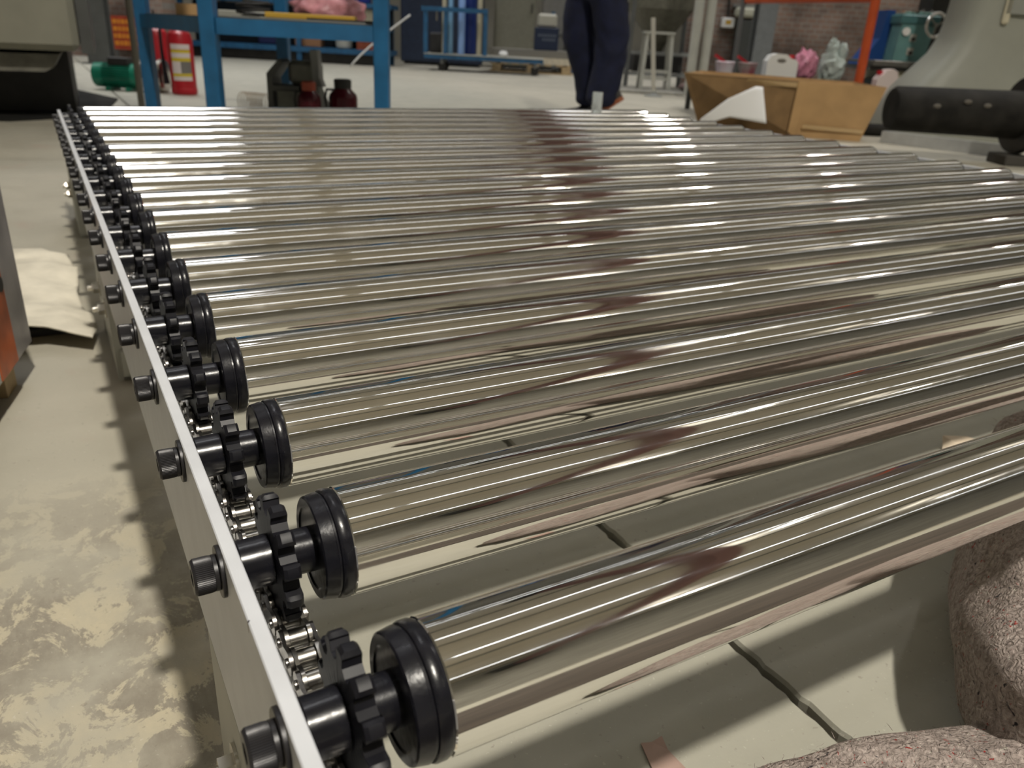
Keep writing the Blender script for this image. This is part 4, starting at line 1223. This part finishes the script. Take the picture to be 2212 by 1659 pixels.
# ------------------------------------------------------------------ middle right background
hp = thing('hopper_machine', 'dark grey conical hopper on a steel frame beyond the person', 'machine', 1.60, 11.0)
MB().lathe([(0.42, 0.06), (0.55, 0.12), (0.92, 0.40), (1.35, 0.40), (1.36, 0.36)], 40, 'z').build('hopper_cone', M_('hopper_grey', (0.13, 0.125, 0.095), 0.5, 0.2, var=0.2), hp, True, 30)
for sx in (-1, 1):
    for sy_ in (-1, 1):
        MB().bar((sx * 0.40, sy_ * 0.40, 0), (sx * 0.38, sy_ * 0.38, 1.0), 0.05, 0.05).build('leg', GREYD, hp)
for z in (0.18, 0.42):
    for sx in (-1, 1):
        MB().bar((sx * 0.39, -0.39, z), (sx * 0.39, 0.39, z), 0.04, 0.04).build('side_tie', GREY, hp)
    MB().bar((-0.39, -0.39, z), (0.39, -0.39, z), 0.04, 0.04).build('front_tie', GREY, hp)
MB().box(-0.30, 0.30, -0.25, 0.25, 0.20, 0.40).build('gear_box', DARK, hp)

st = thing('work_stool', 'pale grey square-tube stool frame in front of the dark hopper', 'stool', 1.475, 10.1)
for sx in (-1, 1):
    for sy_ in (-1, 1):
        MB().bar((sx * 0.165, sy_ * 0.15, 0), (sx * 0.14, sy_ * 0.12, 0.60), 0.035, 0.035).build('leg', GREYL, st)
MB().box(-0.17, 0.17, -0.15, 0.15, 0.60, 0.625).build('seat', GREYL, st)
for z in (0.12, 0.20):
    for sy_ in (-1, 1):
        MB().bar((-0.15, sy_ * 0.135, z), (0.15, sy_ * 0.135, z), 0.025, 0.025).build('stretcher', GREYL, st)
lp = thing('barrier_post', 'slim pale grey post on a small foot leaning before the stool', 'post', 1.37, 9.25)
MB().tube([(0, 0, 0.02), (-0.05, 0.0, 0.40), (-0.095, 0, 0.78)], 0.024, 14).build('post', M_('pale_post', (0.48, 0.46, 0.40), 0.4, 0.2), lp, True)
MB().lathe([(0, 0.10), (0.012, 0.10), (0.025, 0.03), (0.05, 0.026)], 24, 'z').build('foot', GREY, lp, True, 30)
pt_ = MB().box(-1.4, 1.1, 0.0, 0.9, 0, 0.03, bv=0.008).build('plinth', M_('plinth_grey', (0.26, 0.25, 0.215), 0.7, var=0.1)); far(pt_, 2.2, 9.65, 0, 'low pale concrete plinth under the stool and pipes', 'plinth')
far(MB().ellip((0, 0, 0.05), (0.2, 0.12, 0.055), 24, 12, 1, 0.15, 4, zmin=0.0).build('rag_heap', M_('rag_grey', (0.10, 0.085, 0.08), 0.9, col2=(0.25, 0.16, 0.15), vscale=10), None, True), 1.95, 9.95, 0.031, 'crumpled dark rag heap on the plinth beside the stool', 'rags')
st.location.z = 0.0325; lp.location.z = 0.0

for i, t in enumerate((1.735, 1.858)):
    o = thing('wall_pipe', 'pale grey vertical pipe, %s of a close pair before the brick partition' % ('left one' if i == 0 else 'right one'), 'pipe', t, 9.2, group='pair of upright pipes')
    MB().tube([(0, 0, 0.031), (0, 0, 5.5)], 0.052, 18).build('pipe', GREYL, o, True)
    for z in (1.4, 3.4):
        MB().lathe([(z, 0.06), (z + 0.06, 0.06)], 18, 'z').build('collar', GREY, o, True, 30)
column('steel_column', 'mid grey steel column standing before the brick partition', 2.56, 9.7, 0.20, 0.24, HZ - 0.45, M_('column_grey', (0.145, 0.155, 0.16), 0.5, var=0.1))
dc = MB().box(-0.15, 0.15, -0.03, 0.03, 0.0, 0.87, bv=0.01).build('dark_slab', M_('dark_panel', (0.04, 0.043, 0.04), 0.6)); far(dc, 2.83, 11.5, 0, 'narrow dark panel leaning upright on the brick partition', 'panel')
sb = thing('switch_box', 'small white switch box with yellow sticker on the brick partition', 'switch box', 2.575, 11.555, 0.77)
MB().box(-0.085, 0.085, -0.04, 0.04, 0, 0.12, bv=0.01).build('box_body', WHITEP, sb)
MB().box(-0.035, 0.035, -0.043, -0.0405, 0.04, 0.09).build('sticker', YELLOW, sb)
MB().tube([(0, 0.02, 0.12), (-0.03, 0.02, 0.6), (-0.12, 0.02, 1.6)], 0.012, 8).build('cable', DARK, sb, True)
fx = thing('strip_lamp', 'switched-off pale strip lamp fixed on the brick partition above the dark panel', 'lamp', 2.86, 11.5, 0.90)
MB().box(-0.22, 0.22, -0.05, 0.08, 0, 0.12, bv=0.03).build('diffuser', M_('old_diffuser', (0.42, 0.42, 0.34), 0.4), fx)
MB().box(-0.24, 0.24, 0.03, 0.095, 0.121, 0.15).build('backplate', GREY, fx)

of = thing('orange_barrier', 'orange steel post and rail standing behind the cardboard box', 'frame', 2.60, 6.76)
MB().tube([(0.0, 0, 0.0), (0.0, 0, 1.5)], 0.035, 16).build('post', ORANGE, of, True)
MB().tube([(0.0, 0.0, 0.925), (-0.74, 0.98, 0.915)], 0.026, 14).build('rail', ORANGE, of, True)
MB().tube([(-0.76, 1.0, 0.0), (-0.76, 1.0, 1.5)], 0.022, 14).build('rear_post', M_('thin_post', (0.10, 0.10, 0.10), 0.5), of, True)

# bench with bottles behind the box
bt = thing('low_bench', 'low grey steel bench carrying tubs and bags behind the cardboard box', 'bench', 2.05, 6.95)
MB().box(-0.65, 0.50, -0.30, 0.75, 0.285, 0.315).build('bench_top', GREYD, bt)
for x in (-0.60, 0.45):
    for y in (-0.25, 0.70):
        MB().box(x - 0.02, x + 0.02, y - 0.02, y + 0.02, 0, 0.285).build('leg', GREYD, bt)
ZB = 0.3155
def tub(t, s, label, hang, colr):
    o = thing('paint_tub', label, 'tub', t, s, ZB, group='paint tubs on the low bench')
    MB().lathe([(0, 0.066), (0.095, 0.082), (0.10, 0.085), (0.105, 0.080), (0.10, 0.076), (0.02, 0.062)], 28, 'z').build('tub', colr, o, True, 30)
    MB().bar((-0.10, -0.02, 0.15), (0.03, 0.0, 0.075), 0.022, 0.022).build('brush_handle', RED, o)
    MB().bar((0.03, 0.0, 0.085), (0.055, 0.0, 0.03), 0.03, 0.014).build('bristles', DARK, o)
    return o
tub(1.69, 7.45, 'white and pink paint tub with a red brush handle on the low bench', 0, M_('tub_pink', (0.60, 0.45, 0.50), 0.4, col2=(0.66, 0.63, 0.66), vscale=8))
tub(1.885, 7.45, 'grey paint tub with a red brush handle beside the white jerrycan', 0, M_('tub_grey', (0.36, 0.33, 0.30), 0.4, col2=(0.25, 0.05, 0.07), vscale=9))
def jerrycan(name, label, t, s, z, w_, d_, h, mat, capm, rz=0.0):
    o = thing(name, label, 'jerrycan', t, s, z, rz)
    hw = w_ / 2
    poly = [(-hw, 0.01), (-hw + 0.01, 0), (hw - 0.01, 0), (hw, 0.01), (hw, h * 0.68), (hw - 0.02, h * 0.80), (hw * 0.5, h * 0.84), (hw * 0.2, h * 0.98), (-hw * 0.4, h), (-hw * 0.78, h * 0.93), (-hw, h * 0.70)]
    MB().prism(poly, -d_ / 2, d_ / 2, 'y').build('can_body', mat, o)
    MB().lathe([(h * 0.82, 0.022), (h * 0.82 + 0.03, 0.022)], 16, 'z', (hw * 0.68, 0, 0)).build('cap', capm, o, True, 30)
    MB().ellip((-hw * 0.10, -d_ / 2, h * 0.74), (hw * 0.30, 0.004, h * 0.085), 16, 8).build('grip_hole_shade', M_('grip_shadow', (0.16, 0.15, 0.13), 0.6) if 'grip_shadow' not in bpy.data.materials else bpy.data.materials['grip_shadow'], o, True)  # shade in the hole painted as a dark oval on the face
    return o
jerrycan('jerrycan', 'white plastic jerrycan with red cap on the low bench between tub and pink bag', 1.975, 6.80, ZB, 0.24, 0.13, 0.19, WHITEP, RED)
far(MB().ellip((0, 0, 0.11), (0.095, 0.09, 0.115), 30, 18, 0.9, 0.22, 21, zmin=0.0).build('pink_bag', M_('pink_bag_bright', (0.50, 0.19, 0.27), 0.4, var=0.3, vscale=20, bump=0.6, bscale=30), None, True), 2.235, 7.0, ZB, 'bright pink knotted plastic bag on the low bench', 'bag')
cb = MB().ellip((0, 0, 0.11), (0.10, 0.09, 0.115), 30, 18, 0.9, 0.22, 31, zmin=0.0)
cb.ellip((-0.02, 0.0, 0.25), (0.045, 0.04, 0.07), 20, 12, 1, 0.3, 33)
cb.ellip((0.06, -0.02, 0.22), (0.035, 0.03, 0.075), 20, 12, 1, 0.25, 34)
far(cb.build('clear_bag', CLEARF, None, True), 2.47, 7.05, ZB, 'translucent plastic bag of bottles on the low bench by the orange post', 'bag')

# small stand with white jug
sd_ = thing('steel_stand', 'low dark steel stand under the white jug beside the cardboard box', 'stand', 2.665, 6.66)
MB().box(0.0, 0.26, -0.14, 0.10, 0.165, 0.195, bv=0.004).build('top', GREYD, sd_)
for x in (0.02, 0.24):
    for y in (-0.12, 0.08):
        MB().box(x - 0.015, x + 0.015, y - 0.015, y + 0.015, 0, 0.165).build('leg', GREYD, sd_)
jerrycan('plastic_jug', 'pinkish white plastic jug with red cap standing on the dark steel stand', 2.755, 6.64, 0.196, 0.16, 0.10, 0.245, M_('pinkish_white', (0.66, 0.56, 0.53), 0.4), RED, math.pi)
far(MB().lathe([(0, 0.024), (0.045, 0.024), (0.055, 0.018), (0.085, 0.018)], 16, 'z').build('small_bottle', RED, None, True, 30), 2.87, 6.61, 0.196, 'tiny red bottle beside the white jug', 'bottle')

# ------------------------------------------------------------------ right background machines
ms = thing('milling_machine', 'teal and blue milling machine with a bright handwheel behind the grey column', 'machine', 3.03, 7.0)
MB().prism([(-0.145, 0.50), (0.10, 0.50), (0.135, 0.845), (-0.125, 0.845)], -0.10, 0.25, 'y').build('head', TEAL, ms)
MB().box(-0.15, 0.155, -0.115, 0.25, 0.77, 0.835, bv=0.006).build('head_band', M_('teal_dark', (0.055, 0.145, 0.15), 0.4), ms)
MB().lathe([(-0.012, 0.030), (0.0, 0.030)], 20, 'y', (-0.09, -0.104, 0.715)).build('dial', WHITEP, ms)
for z in (0.545, 0.645):
    MB().box(-0.05, 0.0, -0.106, -0.1, z, z + 0.055).build('button_plate', GREYL, ms)
    MB().lathe([(-0.018, 0.014), (0.0, 0.014)], 14, 'y', (-0.025, -0.106, z + 0.018)).build('button', DARK, ms)
whl = MB().tube([(0.085 * math.cos(a), 0, 0.085 * math.sin(a)) for a in np.linspace(0, 2 * math.pi, 33)[:-1]], 0.0115, 10, closed=True).build('handwheel', M_('bright_rim', (0.66, 0.64, 0.60), 0.25, 0.7), ms, True)
whl.location = (0.105, -0.16, 0.77); whl.rotation_euler = (0, 0, 0.25)
for a in (0.4, 2.5, 4.6):
    sp3 = MB().bar((0, 0, 0), (0.083 * math.cos(a), 0, 0.083 * math.sin(a)), 0.008, 0.008).build('spoke', STEEL, whl)
MB().lathe([(-0.16, 0.015), (-0.10, 0.015)], 14, 'y', (0.105, 0, 0.77)).build('wheel_shaft', STEEL, ms)
for i in range(6):
    MB().bar((-0.12 + i * 0.045, -0.06 + 0.02 * (i % 3), 0.853), (-0.06 + i * 0.040, 0.02, 0.865 + 0.01 * (i % 2)), 0.03, 0.016).build('loose_fitting', ZINC, ms)
MB().prism([(-0.33, 0.46), (-0.10, 0.46), (-0.12, 0.87), (-0.18, 0.87), (-0.20, 0.66)], 0.10, 0.35, 'y').build('blue_guard', M_('machine_blue', (0.008, 0.05, 0.20), 0.4), ms)
MB().box(-0.32, 0.30, -0.18, 0.40, 0.455, 0.498, bv=0.005).build('table', M_('table_steel', (0.15, 0.145, 0.13), 0.4, 0.5), ms)
MB().box(-0.33, 0.32, -0.12, 0.38, 0.425, 0.455).build('saddle', GREYD, ms)
MB().box(-0.14, 0.32, -0.10, 0.40, 0.35, 0.425).build('cream_band', M_('cream_paint', (0.42, 0.40, 0.28), 0.5), ms)
MB().box(-0.20, 0.32, -0.02, 0.40, 0.0, 0.35).build('base', M_('dark_teal_base', (0.012, 0.045, 0.06), 0.5), ms)
MB().box(0.16, 0.40, 0.10, 0.35, 0.5, 1.3).build('rear_column', DARK, ms)

gc = thing('machine_column', 'large smooth grey machine column flaring into a broad foot', 'machine', 3.03, 6.15)
def col_ring(z, xl, xr, d_):
    return [(xl, -d_, z), (xr, -d_, z), (xr, d_, z), (xl, d_, z)]
rings = [(0.0, -0.42, 0.42, 0.34), (0.13, -0.41, 0.42, 0.33), (0.30, -0.34, 0.41, 0.30), (0.42, -0.24, 0.405, 0.27), (0.52, -0.155, 0.40, 0.25), (0.62, -0.11, 0.395, 0.24), (0.74, -0.09, 0.39, 0.235), (1.0, -0.075, 0.385, 0.23), (2.1, -0.06, 0.37, 0.23)]
vs_, fs = [], []
nr = 20
for (z, xl, xr, d_) in rings:
    cx_, hw = (xl + xr) / 2, (xr - xl) / 2
    for i in range(nr):
        a = 2 * math.pi * i / nr
        c_, s_ = math.cos(a), math.sin(a)
        vs_.append((cx_ + hw * math.copysign(abs(c_) ** 0.45, c_), d_ * math.copysign(abs(s_) ** 0.45, s_), z))
for k in range(len(rings) - 1):
    for i in range(nr):
        j = (i + 1) % nr
        fs.append((k * nr + i, k * nr + j, (k + 1) * nr + j, (k + 1) * nr + i))
fs += [tuple(range(nr)), tuple((len(rings) - 1) * nr + i for i in range(nr))]
MB().add(vs_, fs).build('column', M_('smooth_grey', (0.27, 0.275, 0.235), 0.5, var=0.06, vscale=3), gc, True, 45)
gc.scale = (1.09, 1.0, 1.09)
MB().box(0.09, 0.135, -0.262, -0.236, 0.70, 0.85, bv=0.01).build('lever', M_('cream_lever', (0.50, 0.46, 0.34), 0.4), gc)
MB().box(0.10, 0.28, -0.262, -0.243, 0.76, 0.95).build('cover_plate', M_('cover_grey', (0.24, 0.245, 0.22), 0.5), gc)

gn = thing('tool_cabinet', 'green tool cabinet with dark top behind the grey machine column', 'cabinet', 4.35, 7.6)
MB().box(-0.35, 0.5, 0, 0.5, 0.0, 0.70, bv=0.01).build('cabinet_body', M_('sage_green', (0.085, 0.13, 0.085), 0.5), gn)
MB().box(-0.36, 0.51, -0.01, 0.5, 0.701, 0.95).build('dark_top', DARK, gn)
MB().box(-0.32, 0.47, -0.015, 0.0, 0.08, 0.44).build('drawer_front', M_('sage_green2', (0.075, 0.11, 0.075), 0.5), gn)
wt = thing('paint_tin', 'white paint tin with yellow rim standing on a grey pedestal behind the pipe', 'tin', 3.75, 6.6, 0.361)
MB().lathe([(0, 0.085), (0.115, 0.085)], 28, 'z').build('tin_body', M_('tin_white', (0.55, 0.50, 0.50), 0.4, col2=(0.32, 0.27, 0.28), vscale=16), wt, True, 30)
MB().lathe([(0.1155, 0.088), (0.128, 0.088), (0.13, 0.07)], 28, 'z').build('rim', M_('rim_yellow', (0.45, 0.40, 0.05), 0.4), wt, True, 30)
pd = MB().box(-0.15, 0.30, -0.12, 0.12, 0, 0.36, bv=0.01).build('pedestal', GREY); far(pd, 3.75, 6.6, 0, 'plain grey steel pedestal under the white paint tin', 'pedestal')

# black pipe with flange lying on blocks
bpipe = thing('black_pipe', 'thick black rubber-coated pipe with a flanged end resting on wooden blocks', 'pipe', 2.02, 4.72)
px = [0.0, 0.02, 0.10, 0.30, 0.55, 0.76, 0.78]
prf = [(0.0, 0.085), (0.004, 0.106), (0.02, 0.118), (0.25, 0.122), (0.50, 0.124), (0.73, 0.128)]
MB().lathe(prf, 44, 'x', (0, 0, 0.265)).build('pipe_body', RUBBER, bpipe, True, 40)
MB().lathe([(0.715, 0.13), (0.72, 0.20), (0.76, 0.205), (0.765, 0.15), (1.3, 0.15)], 44, 'x', (0, 0, 0.265)).build('flange', M_('flange_black', (0.012, 0.012, 0.012), 0.5), bpipe, True, 30)
for i, (x, h) in enumerate(((0.20, 0.02), (0.36, 0.05), (0.47, 0.035))):
    MB().ellip((x, -0.119, 0.275 + h), (0.022, 0.006, 0.012), 12, 8).build('dried_mark', M_('dust_mark', (0.10, 0.09, 0.075), 0.8) if 'dust_mark' not in bpy.data.materials else bpy.data.materials['dust_mark'], bpipe, True)
for x, d_, hh, nm in ((0.70, 0.08, 0.056, 'its flange'), (1.02, 0.06, 0.108, 'its far sleeve')):
    k_ = MB().box(-d_, d_, -0.10, 0.10, 0, hh, bv=0.006).build('wood_block', bpy.data.materials.get('grey_wood') or M_('grey_wood', (0.055, 0.05, 0.043), 0.8))
    far(k_, 2.02 + x + (0.04 if x < 0.9 else 0.0), 4.72, 0, 'dark greyed wooden block on the floor under the black pipe, below ' + nm, 'block')

bp2 = MB().lathe([(-0.01, 0.034), (0.0, 0.042), (0.20, 0.042), (0.21, 0.034)], 24, 'x', (0, 0, 0.0425)).build('black_hose', RUBBER, None, True, 40)
far(bp2, 2.42, 6.0, 0.0, 'thinner black pipe lying on the floor behind the thick black pipe', 'pipe')

# aluminium bar on the floor beyond the far rail
ab = MB()
ab.box(-0.36, 0.40, -0.004, 0.004, 0, 0.075); ab.box(-0.36, 0.40, 0.004, 0.05, 0.068, 0.075)
ab.box(-0.36, 0.40, 0.004, 0.05, 0, 0.007)
far(ab.build('channel_bar', ALU), 2.62, 5.30, 0, 'pale aluminium channel bar lying on the floor beside the cardboard box', 'bar', rz=-0.756)

# cardboard box
cbx = thing('cardboard_box', 'open brown cardboard box with flared flaps and a torn paper sheet at its side', 'box', 1.72, 5.6)
def panel(name, pts, mat, th=0.006, parent=cbx):
    # quad panel with thickness, outer face given counter-clockwise from outside
    P = [Vector(p) for p in pts]
    n = (P[1] - P[0]).cross(P[3] - P[0]).normalized()
    Q = [p - n * th for p in P]
    return MB().add(P + Q, [(0, 1, 2, 3), (7, 6, 5, 4), (0, 4, 5, 1), (1, 5, 6, 2), (2, 6, 7, 3), (3, 7, 4, 0)]).build(name, mat, parent)
A0, A1 = (0.09, 0.02, 0.0), (0.095, -0.03, 0.350)
Bx0, Bx1 = (0.50, -0.06, 0.0), (0.585, -0.10, 0.345)
L0, L1 = (-0.50, 0.30, 0.0), (-0.69, 0.10, 0.360)
K0, K1 = (0.60, 0.62, 0.0), (0.66, 0.66, 0.345)
G0, G1 = (-0.34, 0.80, 0.0), (-0.42, 0.86, 0.36)
panel('front_panel', [A0, Bx0, Bx1, A1], CARD)
panel('left_panel', [L0, A0, A1, L1], CARD_SHADED)  # shade on this outward-leaning side is in its darker colour
panel('right_panel', [Bx0, K0, K1, Bx1], CARD)
panel('back_panel', [K0, G0, G1, K1], CARD)
panel('end_panel', [G0, L0, L1, G1], CARD)
panel('corner_strip', [(0.035, 0.008, 0.03), (0.088, 0.010, 0.0), (0.093, -0.038, 0.352), (0.035, -0.036, 0.352)], CARD, 0.003)
panel('tape', [(-0.28, 0.055, 0.315), (0.03, -0.030, 0.315), (0.03, -0.038, 0.342), (-0.28, 0.028, 0.345)], TAPE, 0.002)
panel('tape', [(0.12, -0.012, 0.06), (0.50, -0.072, 0.05), (0.505, -0.075, 0.075), (0.12, -0.018, 0.085)], TAPE, 0.002)
MB().add([p for p in (L0, A0, Bx0, K0, G0)] + [(p[0], p[1], 0.004) for p in (L0, A0, Bx0, K0, G0)],
         [(0, 1, 2, 3, 4), (9, 8, 7, 6, 5)] + [(i, (i + 1) % 5, (i + 1) % 5 + 5, i + 5) for i in range(5)]).build('bottom', CARD_SHADED, cbx)
def paper_fn(u, v):
    def lerp(tab, q):
        for (q0, a0), (q1, a1) in zip(tab[:-1], tab[1:]):
            if q <= q1:
                k_ = (q - q0) / (q1 - q0)
                return [a + (c - a) * k_ for a, c in zip(a0, a1)]
        return tab[-1][1]
    bot = lerp([(0.0, (-0.64, 0.002)), (0.2, (-0.50, 0.085)), (0.45, (-0.40, 0.115)), (1.0, (-0.17, 0.092))], u)
    top = lerp([(0.0, (-0.60, 0.10)), (0.45, (-0.432, 0.225)), (0.85, (-0.254, 0.309)), (1.0, (-0.203, 0.306))], u)
    x = bot[0] + (top[0] - bot[0]) * v
    z = bot[1] + (top[1] - bot[1]) * v
    y = -0.18 + 0.05 * math.sin(math.pi * u) * (1 - v) + 0.10 * u * v - 0.05 * max(0, 0.45 - u) * v
    return (x, y, z)
ps = MB().grid(paper_fn, 30, 10).build('paper_sheet', PAPER, None, True)
ps.modifiers.new('thick', 'SOLIDIFY').thickness = 0.002
far(ps, 1.72, 5.6, 0.0, 'curled white paper sheet propped against the cardboard box', 'paper')
